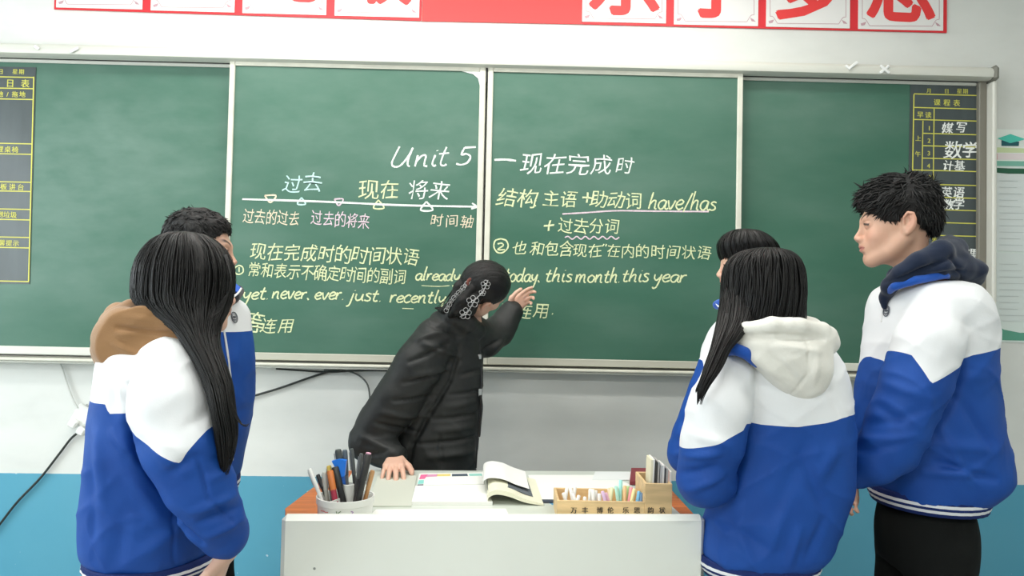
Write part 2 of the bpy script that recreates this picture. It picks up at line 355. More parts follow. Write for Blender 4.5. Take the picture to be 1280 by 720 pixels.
# ---- chalk writing
CH = {k: mat('chalk_'+k, c, .95, spec=.1, var=.22, vscale=160) for k, c in dict(white=(.80, .86, .80), yellow=(.72, .78, .47), peach=(.78, .69, .52), pink=(.74, .60, .66), cyan=(.55, .80, .76)).items()}
OFF = np.array([0, -.0012, 0]); DS = 3.3-.060; KS = DS/FPX     # sliding panel distance; metres per pixel there
ptS = lambda x, y: at(x, y, DS)
def zh(mb, txt, p0, p1, h, jit=.06):
    n = len(txt); wx = .98 if n < 2 else max(.7, min(1.02, (p1[0]-p0[0])/(n-1)/h*1.0))
    for i, ch in enumerate(txt):
        t = i/max(1, n-1); c = ptS(p0[0]+(p1[0]-p0[0])*t, p0[1]+(p1[1]-p0[1])*t); s = h*KS*1.03
        glyph_on(mb, ch, c, (s*wx, 0, -.022*s), (0, 0, s), OFF, .14, jit)
def poly(mb, pts, w=2.0): stroke(mb, [ptS(*p) for p in pts], w*KS, OFF, hand=.15)
def word(mb, t, x0, x1, y0, y1, xh, w=1.9): letters(mb, t, ptS(x0, y0), ptS(x1, y1), xh*KS, w*KS, OFF)
W = {}
def w_(panel, col):
    k = len(W); W[k] = (MB(), panel, col)
    return W[k][0]
L, Rr = sp1, sp2
b = w_(L, 'white'); word(b, 'Unit', 489, 560, 209, 207, 14, 2.3); word(b, '5', 570, 589, 206, 206, 14, 2.3)
poly(b, [(303, 249), (400, 252), (500, 256.5), (596, 258.5)], 2.4); poly(b, [(590, 254), (596, 258.5), (589, 261)], 2)
poly(b, [(533, 252), (526, 262.5), (541, 262.5), (533, 252)], 2.2); zh(b, '将来', (523, 237), (550, 238), 25)
zh(w_(L, 'cyan'), '过去', (366, 230), (391, 228), 25); poly(w_(L, 'cyan'), [(377, 247), (372, 255), (382, 255), (377, 247)], 1.8)
b = w_(L, 'yellow'); zh(b, '现在', (461, 237), (487, 237), 25); poly(b, [(473, 250), (467, 260), (480, 260), (473, 250)], 1.8)
zh(b, '现在完成时的时间状语', (323, 314), (514, 321), 23); zh(b, '常和表示不确定时间的副词', (318, 337), (500, 346), 20)
poly(b, [(299, 331.5), (294, 335), (294.5, 341), (299, 343), (304, 340), (303.5, 334), (299, 331.5)], 1.6); poly(b, [(299, 334), (299, 340)], 1.6)
word(b, 'already', 519, 575, 350, 351, 8.5); poly(b, [(527, 357), (548, 358), (562, 357)], 1); word(b, 'yet.', 303, 337, 374, 374, 9); word(b, 'never,', 340, 388, 373, 374, 9)
word(b, 'ever.', 393, 431, 374, 374.5, 9); word(b, 'just.', 436, 478, 375, 377, 9); word(b, 'recently,', 487, 562, 378, 379, 9); poly(b, [(503, 385.5), (517, 386)], 1)
zh(b, '等', (317, 403), (317, 403), 27); zh(b, '连用', (336, 407), (358, 407), 20)
b = w_(L, 'peach'); zh(b, '过去的过去', (311, 270), (368, 273), 20); zh(b, '时间轴', (546, 275), (584, 277), 16.5); poly(b, [(331, 244.5), (345, 244.5), (338, 253), (331, 244.5)], 2)
b = w_(L, 'pink'); zh(b, '过去的将来', (396, 272), (455, 277), 20); poly(b, [(418, 249), (429, 249), (423.5, 257), (418, 249)], 1.8)
b = w_(Rr, 'white'); poly(b, [(618, 200), (631, 199.5), (645, 201)], 2.6); zh(b, '现在完成', (665, 204), (752, 206), 27); zh(b, '时', (781, 207), (781, 207), 24)
b = w_(Rr, 'yellow'); zh(b, '结构', (634, 247), (660, 248), 24); zh(b, ':', (670, 251), (670, 251), 18); zh(b, '主语', (689, 248), (711, 249), 23); zh(b, '+', (734, 247), (734, 247), 26)
zh(b, '助动词', (749, 249), (792, 251), 22); word(b, 'have/has', 810, 895, 261, 263, 11.5); zh(b, '+', (687, 281), (687, 281), 26); zh(b, '过去分词', (707, 282), (765, 283), 21)
poly(b, [(626, 298.5), (619, 301), (617.5, 309), (622, 315.5), (629, 315.5), (635, 309), (633, 301), (626, 298.5)], 1.9); poly(b, [(622, 305), (627, 304), (629, 307), (622, 312), (631, 312)], 1.7)
zh(b, '也和', (650, 310), (672, 311), 19); zh(b, '包含', (690, 311), (708, 311), 20); zh(b, '现在', (725, 313), (744, 313), 18.5); zh(b, '在内', (767, 313), (785, 314), 18.5); zh(b, '的时间状语', (803, 314), (880, 316), 19)
poly(b, [(755, 305), (753, 308)], 1.4); poly(b, [(758, 305), (757, 308)], 1.4)
word(b, 'today,', 630, 676, 352, 352, 9.5); word(b, 'this', 681, 715, 352, 352, 9.5); word(b, 'month.', 719, 776, 353, 353, 9.5); word(b, 'this', 777, 811, 352, 352, 9.5); word(b, 'year', 816, 858, 352, 353, 9.5)
zh(b, '等连用', (634, 390), (677, 388), 20); poly(b, [(690, 392), (691, 392.6)], 2)
b = w_(Rr, 'pink'); poly(b, [(703, 267.5), (730, 266), (770, 263.5), (820, 264), (886, 264.5)], 1.9)
poly(b, [(706, 297)]+[(710+5.4*i, 299 if i % 2 else 295.5) for i in range(12)]+[(774, 296.5)], 1.6)
for c, (b, pa, col) in W.items(): tag(b.build('chalk_writing', CH[col], pa), {'white': 'white', 'yellow': 'pale yellow', 'peach': 'peach', 'pink': 'pink', 'cyan': 'pale blue'}[col]+' chalk writing')

# ---- printed sheets stuck on the outer panels
SHEET = mat('sheet_slate', (.058, .075, .078), .35, spec=.5, var=.2, vscale=5, stretch=(3, 1, .6)); YEL = mat('print_yellow', (.60, .58, .10), .6); CW = mat('print_white', (.85, .87, .84), .9)
DP = 3.3-.0245; KP = DP/FPX; ptP = lambda x, y: at(x, y, DP)
def line_px(mb, a, b, w=1.3): stroke(mb, [ptP(*a), ptP(*b)], w*KP, np.array([0, -.001, 0]))
def gl(mb, txt, p0, p1, h, sh=0.0, jit=0.0, yo=-.0012):
    for i, ch in enumerate(txt):
        t = i/max(1, len(txt)-1); c = ptP(p0[0]+(p1[0]-p0[0])*t, p0[1]+(p1[1]-p0[1])*t); s = h*KP
        glyph_on(mb, ch, c, (s, 0, -.02*s), (0, 0, s), (0, yo, 0), sh, jit)
        if jit == 0: glyph_on(mb, ch, c+np.array([s*.035, 0, 0]), (s, 0, -.02*s), (0, 0, s), (0, yo*1.1, 0), sh, 0)
def sheet(c4, label):
    q = [ptP(*c) for c in c4]; o = MB().prism(q, 0, (0, .0020, 0)).build('schedule_sheet', SHEET)
    return tag(o, label, 'poster')
s1 = sheet(((-62, 82), (45, 84), (37, 355), (-70, 353)), 'slate grey duty roster sheet with yellow print on the leftmost board panel')
g = MB(); t = MB()
for y in (97, 111, 124.5, 180, 193, 228, 239.5, 262, 275, 297, 310, 352): line_px(g, (-58, y-2), (43-(y-97)*.027, y))
line_px(g, (42.5, 96), (36, 352), 1.5); line_px(g, (-58, 94), (-64, 350))
gl(t, '日', (1, 89.5), (1, 89.5), 7); gl(t, '星期', (19, 89.5), (27, 89.7), 7); gl(t, '值日表', (-6, 103.5), (31.5, 104.5), 11); gl(t, '扫地/拖地', (-9, 117.5), (28, 118), 8)
gl(t, '整理桌椅', (-9, 186), (19, 187), 8.5); gl(t, '黑板讲台', (-6, 233), (26, 234), 8.5); gl(t, '倒垃圾', (0, 268), (17, 268.7), 8.5); gl(t, '温馨提示', (-6, 303), (20, 304), 8)
g.build('printed_grid', YEL, s1); t.build('printed_text', YEL, s1)
s2 = sheet(((1138, 101.5), (1229, 104.5), (1223.5, 374.5), (1133, 372)), 'slate grey class timetable sheet with yellow grid stuck on the rightmost board panel')
g = MB(); t = MB(); c = MB()
xr = lambda y: 1224.5-(y-119)*.018
xl = lambda y: 1142.3-(y-119)*.018
for y, a in ((119, 0), (136, 0), (151, 0), (168, 12), (183.5, 12), (199, 12), (214, 0), (231.5, 0), (247.5, 26), (263, 26), (279, 26), (295, 0), (372, 0)): line_px(g, (xl(y)+a, y-1.6+a*.02), (xr(y), y+.6))
line_px(g, (xl(119), 118), (xl(372), 371), 1.5); line_px(g, (xr(119), 119.5), (xr(372), 372), 1.5); line_px(g, (1167.5, 136), (1165.5, 295)); line_px(g, (1153.5, 151), (1152.3, 214)); line_px(g, (1148, 117.8), (1222, 119.6), 1)
gl(t, '月', (1161, 113.5), (1161, 113.5), 6.5); gl(t, '日', (1183, 114), (1183, 114), 6.5); gl(t, '星期', (1199, 114), (1206.5, 114.2), 7); gl(t, '课程表', (1171, 128), (1195.5, 128.8), 9); gl(t, '早读', (1150, 143.3), (1160, 143.8), 8.5)
for i, ch in enumerate('1234'): gl(t, ch, (1161.3-.3*i, 160+15.7*i),)*0 if False else gl(t, ch, (1161.3-.3*i, 160+15.7*i), (1161, 160), 8)
gl(t, '上', (1147.5, 173), (1147.5, 173), 7.5); gl(t, '午', (1147, 192.5), (1147, 192.5), 7.5); gl(t, '中午', (1153, 222), (1163, 222), 7)
for i, ch in enumerate('567'): gl(t, ch, (1159, 240+16*i), (1159, 240), 7.5)
gl(t, '下午', (1147, 250), (1147, 272), 7.5); gl(t, '班', (1168, 300), (1168, 300), 7); gl(t, '表', (1187, 300), (1187, 300), 7)
for q in (('媒写', (1184, 160), (1201, 159), 15), ('数', (1191, 187), (1191, 187), 25), ('学', (1212, 187), (1212, 187), 21), ('计基', (1185, 207), (1199, 207), 14), ('英语', (1183, 240), (1198, 240.5), 14.5), ('数学', (1185, 255.5), (1198, 255), 15), ('课', (1214, 318), (1214, 318), 17)):
    gl(c, *q, .12, .05); 
    for q2 in (0,): gl(c, q[0], (q[1][0]+.5, q[1][1]+.3), (q[2][0]+.5, q[2][1]), q[3], .12, .03, -.0015)
g.build('printed_grid', YEL, s2); t.build('printed_text', YEL, s2); tag(c.build('handwriting', CW, s2), 'white handwritten lesson names')

# ================================================================= banner over the board
RED = mat('banner_red', (.70, .022, .032), .5); REDB = mat('banner_bright_red', (.80, .045, .045), .5); CARD = mat('card_white', (.82, .81, .79), .5); LINE = mat('card_line', (.55, .34, .38), .6)
bn = empty('slogan_banner', (-.05, -.004, 2.70)); tag(bn, 'red slogan banner with white character cards high on the wall above the chalkboard', 'banner')
DW = 3.296; KW = DW/FPX
def bq(x0, x1, yb0, yb1, h, y, th, m, name, par):
    a = at(x0, yb0, DW); b = at(x1, yb1, DW); a[1] = b[1] = y
    return MB().prism([a, b, b+np.array([0, 0, h]), a+np.array([0, 0, h])], 0, (0, th, 0)).build(name, m, par)
bk1 = bq(68, 526.5, 11.7, 26.2, .43, -.007, .006, RED, 'backing', bn); bk2 = bq(527.5, 727, 26.4, 30.3, .43, -.007, .006, REDB, 'backing', bn); bk3 = bq(727.5, 1183, 30.4, 41.2, .43, -.007, .006, RED, 'backing', bn)
tiles = [(71, 178.5, 9.8, '立', bk1), (189, 293.5, 13.5, '大', bk1), (303.5, 408, 16.8, '光', bk1), (418.5, 524, 20.0, '敢', bk1),
         (727.5, 832, 27.5, '乐', bk3), (842, 947, 31.0, '学', bk3), (957, 1061.5, 33.8, '多', bk3), (1072, 1178, 36.7, '思', bk3)]
for i, (a, b_, yb, ch, bk) in enumerate(tiles):
    cdn = bq(a, b_, yb, yb+(2.6 if bk is bk1 else 2.3), .372, -.010, .0028, CARD, 'character_card', bn)
    cx = (a+b_)/2; base = yb+1.3
    g = MB(); pw = lambda x, y: np.array([at(x, y, DW)[0], -.0105, at(x, y, DW)[2]])
    x0, x1 = a+5, b_-5; yy = base-5
    for q in ([(x0+9, yy-.2), (x1-9, yy+.6)], [(x0, yy-9), (x0, yy-90)], [(x1, yy-8), (x1, yy-90)], [(x0, yy-9), (x0+4, yy-8), (x0+9, yy-.2)], [(x1, yy-8), (x1-4, yy-7), (x1-9, yy+.6)]):
        stroke(g, [pw(*p) for p in q], .7*KW, np.zeros(3))
    g.build('border_line', LINE, cdn)
    g = MB()
    for xx, yy2 in ((x0+2, yy-2), (x1-2, yy-1.5)): g.prism([pw(xx-3, yy2-3), pw(xx-1, yy2+1.5), pw(xx+4, yy2+2), pw(xx+1, yy2-1)][::-1] if xx > cx else [pw(xx-4, yy2-1), pw(xx-3, yy2+2), pw(xx+1, yy2+1), pw(xx+3, yy2-3)], 0, (0, -.0003, 0))
    g.build('corner_motif', LINE, cdn)
    g = MB(); s = 92*KW if bk is bk3 else 88*KW; c0 = pw(cx, base)+np.array([0, 0, (.485 if bk is bk3 else .475)*s+(9 if bk is bk3 else 17)*KW])
    g2 = MB(); glyph_on(g2, ch, c0, (s, 0, -.02*s), (0, 0, s), (0, 0, 0))
    for dx, dz in ((-.03, 0), (.03, 0), (0, .03), (0, -.03), (.02, .02), (-.02, -.02), (.02, -.02), (-.02, .02)):
        glyph_on(g, ch, c0, (s, 0, -.02*s), (0, 0, s), (dx*s, -.0004-.00002*len(g.V)/500, dz*s))
    g.build('character', REDB, cdn)

# ================================================================= notice poster, sockets and cables on the wall
po = empty('notice_poster', at(1262, 300, 3.295)); tag(po, 'pale green notice poster with a graduation cap, on the wall right of the chalkboard', 'poster')
def pq(pts, y, th, col, name, par, r=.6):
    q = []
    for p in pts: v = at(p[0], p[1], 3.3+y); v[1] = y; q.append(v)
    return MB().prism(q, 0, (0, th, 0)).build(name, mat('poster_%s_%d' % (name, int(col[0]*1000)), col, r), par)
EX = 1390
pq([(1242, 161), (EX, 165), (EX-5, 432), (1239, 427)], -.004, .003, (.70, .78, .74), 'sheet', po)
pq([(1242.5, 161.5), (EX, 165), (EX, 208), (1242.5, 203)], -.0045, .0006, (.80, .84, .79), 'upper_field', po)
pq([(1247, 173), (1263, 167.5), (1282, 174), (1263, 179)], -.0075, .001, (.08, .58, .46), 'mortarboard', po); pq([(1252, 175.5), (1274, 177), (1273.5, 182.5), (1252, 182.3)], -.0065, .001, (.01, .10, .12), 'cap_band', po)
pq([(1242.5, 184), (EX, 190), (EX, 192.5), (1242.5, 190.5)], -.0052, .0006, (.62, .72, .42), 'green_line', po)
pq([(1244, 191.5), (EX, 194), (EX, 200), (1244, 199.3)], -.0053, .0006, (.80, .72, .72), 'pink_band', po); pq([(1242.5, 191.5), (1246.5, 192), (1246.5, 199.5), (1242.5, 199.3)], -.006, .0006, (.62, .10, .15), 'red_tab', po)
pq([(1242.5, 201), (EX, 203), (EX, 208), (1242.5, 207.5)], -.0050, .0006, (.20, .48, .38), 'wave', po)
pq([(1241.5, 209.5), (1262, 210.5), (EX, 212), (EX, 219), (1260, 217), (1241.5, 215.5)], -.0055, .0006, (.012, .10, .05), 'dark_wave', po)
pa = pq([(1243, 217), (1290, 218), (1289, 315), (1242.5, 313)], -.0060, .001, (.70, .75, .74), 'paper', po); pb = pq([(1242, 315.5), (1289, 317), (1288, 402), (1241.5, 401)], -.0060, .001, (.68, .74, .72), 'paper', po)
g = MB()
for k in range(22):
    y = 226+k*8.0
    if 306 < y < 324: continue
    a = at(1249, y, 3.2935); b_ = at(1249+rnd.uniform(22, 34), y+.6, 3.2935); a[1] = b_[1] = -.0072; stroke(g, [a, b_], .0022, np.zeros(3))
g.build('printed_lines', mat('faint_print', (.52, .57, .56), .8), pa)
pq([(1240.5, 404), (1255, 412), (1275, 416), (EX, 415), (EX, 428), (1240.3, 425)], -.0052, .0006, (.10, .34, .24), 'wave', po)
def wirepts(pts, d, n=24): return crom([at(x, y, d) for x, y in pts], n)
WIRE = mat('cable_black', (.015, .02, .018), .45)
tag(MB().tube(wirepts([(-14, 672), (0, 655), (22, 627), (50, 598), (75, 566), (88, 549), (97, 541)], 3.285), .0052, 8).build('power_cable', WIRE), 'black cable running down the wall from the white socket at far left', 'cable')
tag(MB().tube(wirepts([(296, 500), (313, 496), (350, 485), (390, 471), (412, 464.5), (425, 463)], 3.285), .0048, 8).build('power_cable', WIRE), 'straight black cable slanting up to the underside of the chalkboard', 'cable')
tag(MB().tube(wirepts([(405, 462.5), (430, 463), (448, 469), (459, 480), (462, 495), (462, 512), (461, 540)], 3.285), .0038, 8).build('power_cable', mat('cable_grey', (.12, .13, .12), .5)), 'thin grey cable hooking down from the chalkboard beside the teacher', 'cable')
tag(MB().tube(wirepts([(345, 461), (375, 463), (410, 465), (440, 463.5), (475, 463), (510, 464)], 3.26), .0042, 8).build('power_cable', WIRE), 'dark cable lying along the bottom rail of the chalkboard', 'cable')
tag(MB().tube(wirepts([(73, 451), (78, 462), (83, 478), (90, 497), (97, 510)], 3.285), .0045, 8).build('power_cable', mat('cable_white', (.66, .67, .64), .5)), 'white cable from the board rail to the wall socket', 'cable')
so = empty('wall_socket', at(107, 524, 3.295)); tag(so, 'white square wall socket with plugs, behind the left long-haired student', 'socket')
c0 = at(108, 522, 3.3); WP = mat('socket_white', (.80, .81, .78), .4); a_ = .5; Rz = np.array([[math.cos(a_), 0, math.sin(a_)], [0, 1, 0], [-math.sin(a_), 0, math.cos(a_)]])
MB().box(c0+(-.055, -.014, -.045), c0+(.055, -.001, .045), .006, Rz, c0).build('face_plate', WP, so)
for dx, dz, nm in ((-.025, -.04, 'plug'), (.022, -.05, 'plug'), (.03, .0, 'switch')):
    cc = c0+Rz@np.array([dx, 0, dz]); MB().box(cc+(-.018, -.040, -.018), cc+(.018, -.013, .018), .006, Rz, cc).build(nm, WP, so)
MB().box(c0+Rz@np.array([.0, 0, .05])+(-.03, -.008, -.004), c0+Rz@np.array([0, 0, .05])+(.03, -.001, .004), .002, Rz).build('cord_clip', mat('clip_grey', (.4, .41, .39), .5), so)
# scraps of tape left on the top rail
TW = mat('tape_scrap', (.85, .86, .84), .6)
for k, (x, y, ang, lab) in enumerate(((46, 59.5, .6, 'small white tape scrap on the top rail, leftmost of two'), (93, 62.5, -.5, 'larger white tape scrap on the top rail above the left board panel'),
                                      (1062, 83, -.7, 'white tape tick on the top rail, left of the tape cross'), (1106, 86.5, .7, 'white tape cross on the top rail near its right end'))):
    c = at(x, y, 3.3-.098); m_ = MB()
    for s_ in ((1,) if k < 2 else (1, -1)):
        a = ang*s_; Rt = np.array([[math.cos(a), 0, math.sin(a)], [0, 1, 0], [-math.sin(a), 0, math.cos(a)]])
        L_ = .013 if k == 0 else (.02 if k == 1 else .026); o_ = np.array([.012*s_*0, 0, 0]) if k != 2 else np.array([.014 if s_ > 0 else -.006, 0, -.004 if s_ < 0 else .004])
        if k == 2 and s_ < 0: L_ = .014
        m_.box(c+o_+(-L_, -.003-.001*s_, -.006), c+o_+(L_, .004-.001*s_, .006), .002, Rt, c+o_)
    tag(m_.build('tape_scrap', TW), lab, 'tape')

# ================================================================= the teacher's desk
ZS, ZL = .805, .858
dk = empty('lectern_desk', (at(613, 643, 1.95)[0], -1.36, 0)); tag(dk, 'white teacher desk with orange wooden top, front panel facing the camera', 'desk')
XD0, XD1 = at(351, 660, 1.94)[0]+.008, at(877.5, 660, 1.94)[0]+.021
YF, YK = -3.3+1.94, -3.3+2.70
DWH = mat('desk_white', (.80, .83, .765), .38, var=.03, vscale=3); ORG = mat('desk_orange_wood', (.56, .155, .035), .4, var=.25, vscale=7, stretch=(1, 8, 1))
MB().box((XD0, YF, .03), (XD1, YF+.035, ZL), .012).build('front_panel', DWH, dk)
_pv = np.array([dk.location.x, -1.36]); _ra = math.radians(-3.6)
def unrot(x, y): dx, dy = x-_pv[0], y-_pv[1]; return (_pv[0]+dx*math.cos(_ra)-dy*math.sin(_ra), _pv[1]+dx*math.sin(_ra)+dy*math.cos(_ra))
MB().prism([(*unrot(x, -3.3+d), ZS-.028) for x, d in ((-.560, 1.99), (.505, 2.035), (.573, 2.17), (.573, 2.748), (-.603, 2.675), (-.606, 2.43), (-.622, 2.17))], 0, (0, 0, .028)).build('desk_top', ORG, dk)
for x in (XD0+.02, XD1-.045): MB().box((x, YF+.036, .03), (x+.025, YK-.02, ZS-.031), .003).build('side_panel', DWH, dk)
MB().box((XD0+.046, YK-.06, .1), (XD1-.046, YK-.04, ZS-.031), .003).build('back_panel', DWH, dk)
for x in (XD0+.03, XD1-.07):
    for y in (YF+.05, YK-.09): MB().lathe([(.018, 0), (.018, .028)], (x+.02, y, 0), 12).build('foot', mat('black_plastic', (.012, .013, .012), .4), dk)
MB().box(at(371, 660, 1.94)*[1, 0, 0]+(0, 0, 0)+np.array([.045, YF+.0365, ZS+.0003]), (XD1-.005, -3.3+2.7085, ZS+.003), .001).build('desk_mat', mat('desk_mat_pale', (.62, .665, .60), .3, var=.08, vscale=6), dk)
MB().lathe([(.0035, 0), (.002, .0006)], (at(396, 706, 1.939)), 10, ax=np.array([[1, 0, 0], [0, 0, 1], [0, -1, 0]])).build('dent', mat('dent_grey', (.3, .32, .3), .6), dk)
dk.rotation_euler.z = math.radians(3.6)
ZM = ZS+.0032
PAP = mat('paper_white', (.86, .87, .83), .6)
def flat(pts, z0, th, m, name, par=None): return MB().prism([(*atz(x, y, z0)[:2], z0) for x, y in pts], 0, (0, 0, th)).build(name, m, par)
tag(flat([(459, 634), (514, 634), (521, 595.5), (472, 596.5)], ZM, .004, mat('folder_grey', (.585, .61, .53), .6), 'folder'), 'pale grey folder lying on the desk under the teacher\'s hand', 'folder')
# printed sheet under the front edge mat
tag(flat([(455, 652), (640, 652), (632, 636), (470, 637)], ZM, .0006, PAP, 'paper_sheet'), 'flat white sheet on the desk right behind its front edge', 'paper')
# coloured textbook under the open book
tb = flat([(521, 608.3), (605, 606.8), (604, 592), (524, 593.5)], ZM, .005, PAP, 'textbook'); tag(tb, 'white textbook with a bright coloured upper edge behind the open book', 'book')
zc = ZM+.0052
for pts, c in (([(524, 599), (531, 598.5), (535, 593), (526, 593.5)], (.80, .16, .34)), ([(533, 596.2), (546, 595.6), (547, 592.8), (534, 593.3)], (.72, .32, .50)), ([(546, 595.4), (563, 595), (563, 592.4), (546.5, 592.8)], (.80, .66, .22)), ([(565, 595.4), (585, 595), (584, 592.2), (565, 592.6)], (.07, .10, .13)), ([(587, 595), (603, 594.6), (602, 592), (586, 592.3)], (.30, .62, .55)), ([(522, 605), (529.5, 604.6), (530, 600), (523.5, 600.4)], (.25, .66, .60)), ([(521.4, 607.6), (529, 607.2), (529.3, 605.4), (522, 605.6)], (.10, .10, .14))):
    flat(pts, zc, .0004, mat('print_%d_%d' % (int(c[0]*99), int(c[1]*99)), c, .6), 'printed_block', tb)
# open book: flat left block, curled right block
ob = empty('open_book', atz(600, 628, ZM)); tag(ob, 'thick open book with its right-hand pages curling up at the middle of the desk', 'book')
flat([(514.5, 631.5), (615.5, 631.5), (608, 609.5), (519, 610.8)], ZM, .010, PAP, 'left_pages', ob)
def curl(prof, z0, th, y0, y1, m, name, dx=0.0):
    P = crom([(x, z*.70) for x, z in prof], 26); V = []; n = len(P)
    for yy in (y0, y1):
        for k, (x, z) in enumerate(P):
            V.append((x+dx*(1 if yy == y1 else 0), yy, z0+z))
        for k, (x, z) in enumerate(P):
            tt = th*min(1, .25+1.2*math.sin(math.pi*min(1, (k+2)/(n+2))**.6)); V.append((x+dx*(1 if yy == y1 else 0), yy, z0+z+tt))
    F = []
    for k in range(n-1): F += [(k, k+1, 2*n+k+1, 2*n+k), (n+k+1, n+k, 3*n+k, 3*n+k+1), (k+1, k, n+k, n+k+1), (2*n+k, 2*n+k+1, 3*n+k+1, 3*n+k)]
    F += [(0, 2*n, 3*n, n), (n-1, 2*n-1, 4*n-1, 3*n-1)]
    o = MB().add(V, F).build(name, m, ob); smooth_angle(o, 30); return o
xb, yb_, _ = atz(611, 631, ZM); kx = 1/430.
yb2 = atz(611, 600, ZM)[1]
curl([(xb-.004, .008), (xb+.0, .030), (xb+.022, .044), (xb+.06, .036), (xb+.11, .012), (xb+.165, .0008)], ZM, .014, yb_, yb2, mat('page_cream', (.80, .79, .62), .6), 'right_pages', -.012)
curl([(xb-.006, .042), (xb+.006, .052), (xb+.024, .0605), (xb+.062, .053), (xb+.11, .029), (xb+.135, .018)], ZM, .0012, yb_+.055, yb2, mat('page_picture', (.13, .15, .17), .5, var=.5, vscale=30), 'turned_page', -.012)
curl([(xb-.022, .046), (xb-.018, .070), (xb+.006, .082), (xb+.045, .075), (xb+.08, .055), (xb+.125, .036)], ZM, .0012, yb_+.10, yb2+.03, PAP, 'turned_page', -.006)
pr = flat([(690, 631), (700, 633), (690, 629), (684, 627)], ZM, .0005, mat('print_blue', (.1, .3, .5), .6), 'printed_block', ob)
tag(flat([(672, 625), (700, 625), (790, 607), (760, 594), (660, 594)], ZM, .0010, PAP, 'paper_sheet'), 'white paper lying between the open book and the wooden chalk box', 'paper')
tag(flat([(740, 600), (800, 600), (798, 590.2), (744, 589.8)], ZM+.0012, .0010, mat('paper_cool', (.80, .83, .82), .6), 'paper_sheet'), 'upper white paper at the back of the desk behind the chalk box', 'paper')
tag(flat([(668, 628.5), (695, 628.5), (694, 625.8), (676, 625.8)], ZM+.0014, .004, mat('pen_dark', (.05, .06, .09), .4), 'ruler'), 'short dark strip lying between the book and the chalk box', 'ruler')
rb = flat([(787, 606), (815, 606), (813, 589), (789, 589)], ZM+.0024, .012, mat('maroon_box', (.24, .035, .045), .5), 'small_box'); tag(rb, 'dark red flat box behind the tall part of the wooden box', 'box')

# wooden chalk box
WOOD = mat('box_pine', (.76, .54, .28), .5, var=.22, vscale=5, stretch=(1.2, 6, 9)); wb = empty('chalk_box', atz(768, 650, ZM)); tag(wb, 'pale wooden organiser box with black lettering, holding chalk, right end of the desk', 'box')
YB0 = -3.3+2.085; YB1 = YB0+.150; t_ = .007
bx0, bxm, bx1 = at(696.5, 630, 2.085)[0], at(806, 630, 2.085)[0], at(840, 630, 2.085)[0]
zlo, zhi = at(750, 626.5, 2.085)[2], at(822, 604.5, 2.085)[2]
MB().box((bx0, YB0, ZM), (bxm, YB0+t_, zlo), .001).build('front_board', WOOD, wb); MB().box((bx0, YB1-t_, ZM), (bxm, YB1, zlo), .001).build('back_board', WOOD, wb)
MB().box((bx0, YB0+t_, ZM), (bx0+t_, YB1-t_, zlo), .001).build('end_board', WOOD, wb); MB().box((bx0+t_, YB0+t_, ZM), (bxm, YB1-t_, ZM+.005)).build('bottom_board', WOOD, wb)
MB().box((bxm, YB0-.001, ZM), (bx1, YB0+t_, zhi), .001).build('front_board', WOOD, wb); MB().box((bxm, YB1-t_, ZM), (bx1, YB1, zhi), .001).build('back_board', WOOD, wb)
MB().box((bxm, YB0+t_, ZM), (bxm+t_, YB1-t_, zhi), .001).build('divider', WOOD, wb); MB().box((bx1-t_, YB0+t_, ZM), (bx1, YB1-t_, zhi), .001).build('end_board', WOOD, wb)
g = MB()
for ch, x in zip('万丰博伦乐思韵状', (717, 731, 749.5, 763, 782, 796, 813, 827.5)):
    c = at(x, 637.8, 2.083); s = 8.2*2.083/FPX
    for d_ in (0, .05): glyph_on(g, ch, c+np.array([d_*s, 0, 0]), (s, 0, -.02*s), (0, 0, s), (0, -.0006-d_*.004, 0))
tag(g.build('lettering', mat('ink_black', (.03, .025, .02), .6), wb), 'black lettering')
def stick(px, ytop, col, lab, lean=0.0, back=.03, r=.0052, group=None):
    """chalk stick standing in the box, leaning sideways"""
    top = at(px, ytop, 2.085+back+.01); bot = np.array([top[0]-lean, YB0+back+rnd.uniform(-.004, .008), ZM+.006])
    d = top-bot; o = MB().lathe([(r*.85, 0), (r, .002), (r, np.linalg.norm(d)-.002), (r*.7, np.linalg.norm(d))], bot, 10, ax=frame(d)).build('chalk_stick', mat('stick_%d_%d_%d' % tuple(int(c*99) for c in col), col, .9, spec=.1))
    smooth_angle(o, 40); return tag(o, lab, 'chalk', group)
WH = (.86, .86, .82); GW = 'white chalk sticks in the wooden box'; GC = 'coloured chalk sticks in the wooden box'
for px, yt, ln, bk in ((704, 616, -.02, .05), (709, 609, .012, .06), (713, 609.5, -.014, .05), (719, 608.5, .01, .08), (716, 617, -.02, .03), (724, 619, .02, .03), (731, 621, .0, .03), (738, 611, .004, .05), (741, 611.5, -.004, .04), (745, 613, .003, .05), (749, 617, -.004, .03)):
    stick(px, yt, WH, 'white chalk stick standing in the left half of the wooden box', ln, bk, group=GW)
for px, yt, ln, bk, c, nm in ((753, 614, -.02, .03, (.74, .55, .78), 'lilac'), (757, 616, -.02, .04, (.80, .50, .62), 'rose pink'), (761, 610, -.01, .07, (.86, .68, .50), 'peach'), (765, 609, .01, .06, (.85, .84, .55), 'pale yellow'), (770, 607.5, -.012, .05, (.48, .80, .68), 'mint green'),
                         (776, 600, .003, .06, (.42, .82, .78), 'long turquoise'), (781, 607, .0, .05, (.85, .58, .32), 'orange'), (785, 607.5, .01, .08, (.55, .80, .40), 'light green'), (789, 609, .012, .05, (.86, .38, .42), 'coral red'), (793, 611, .016, .04, (.88, .82, .45), 'warm yellow'), (799, 614, .014, .04, (.24, .56, .84), 'sky blue'), (803, 616, .01, .03, (.16, .26, .40), 'dark blue')):
    stick(px, yt, c, nm+' chalk stick among the coloured ones in the wooden box', ln, bk)
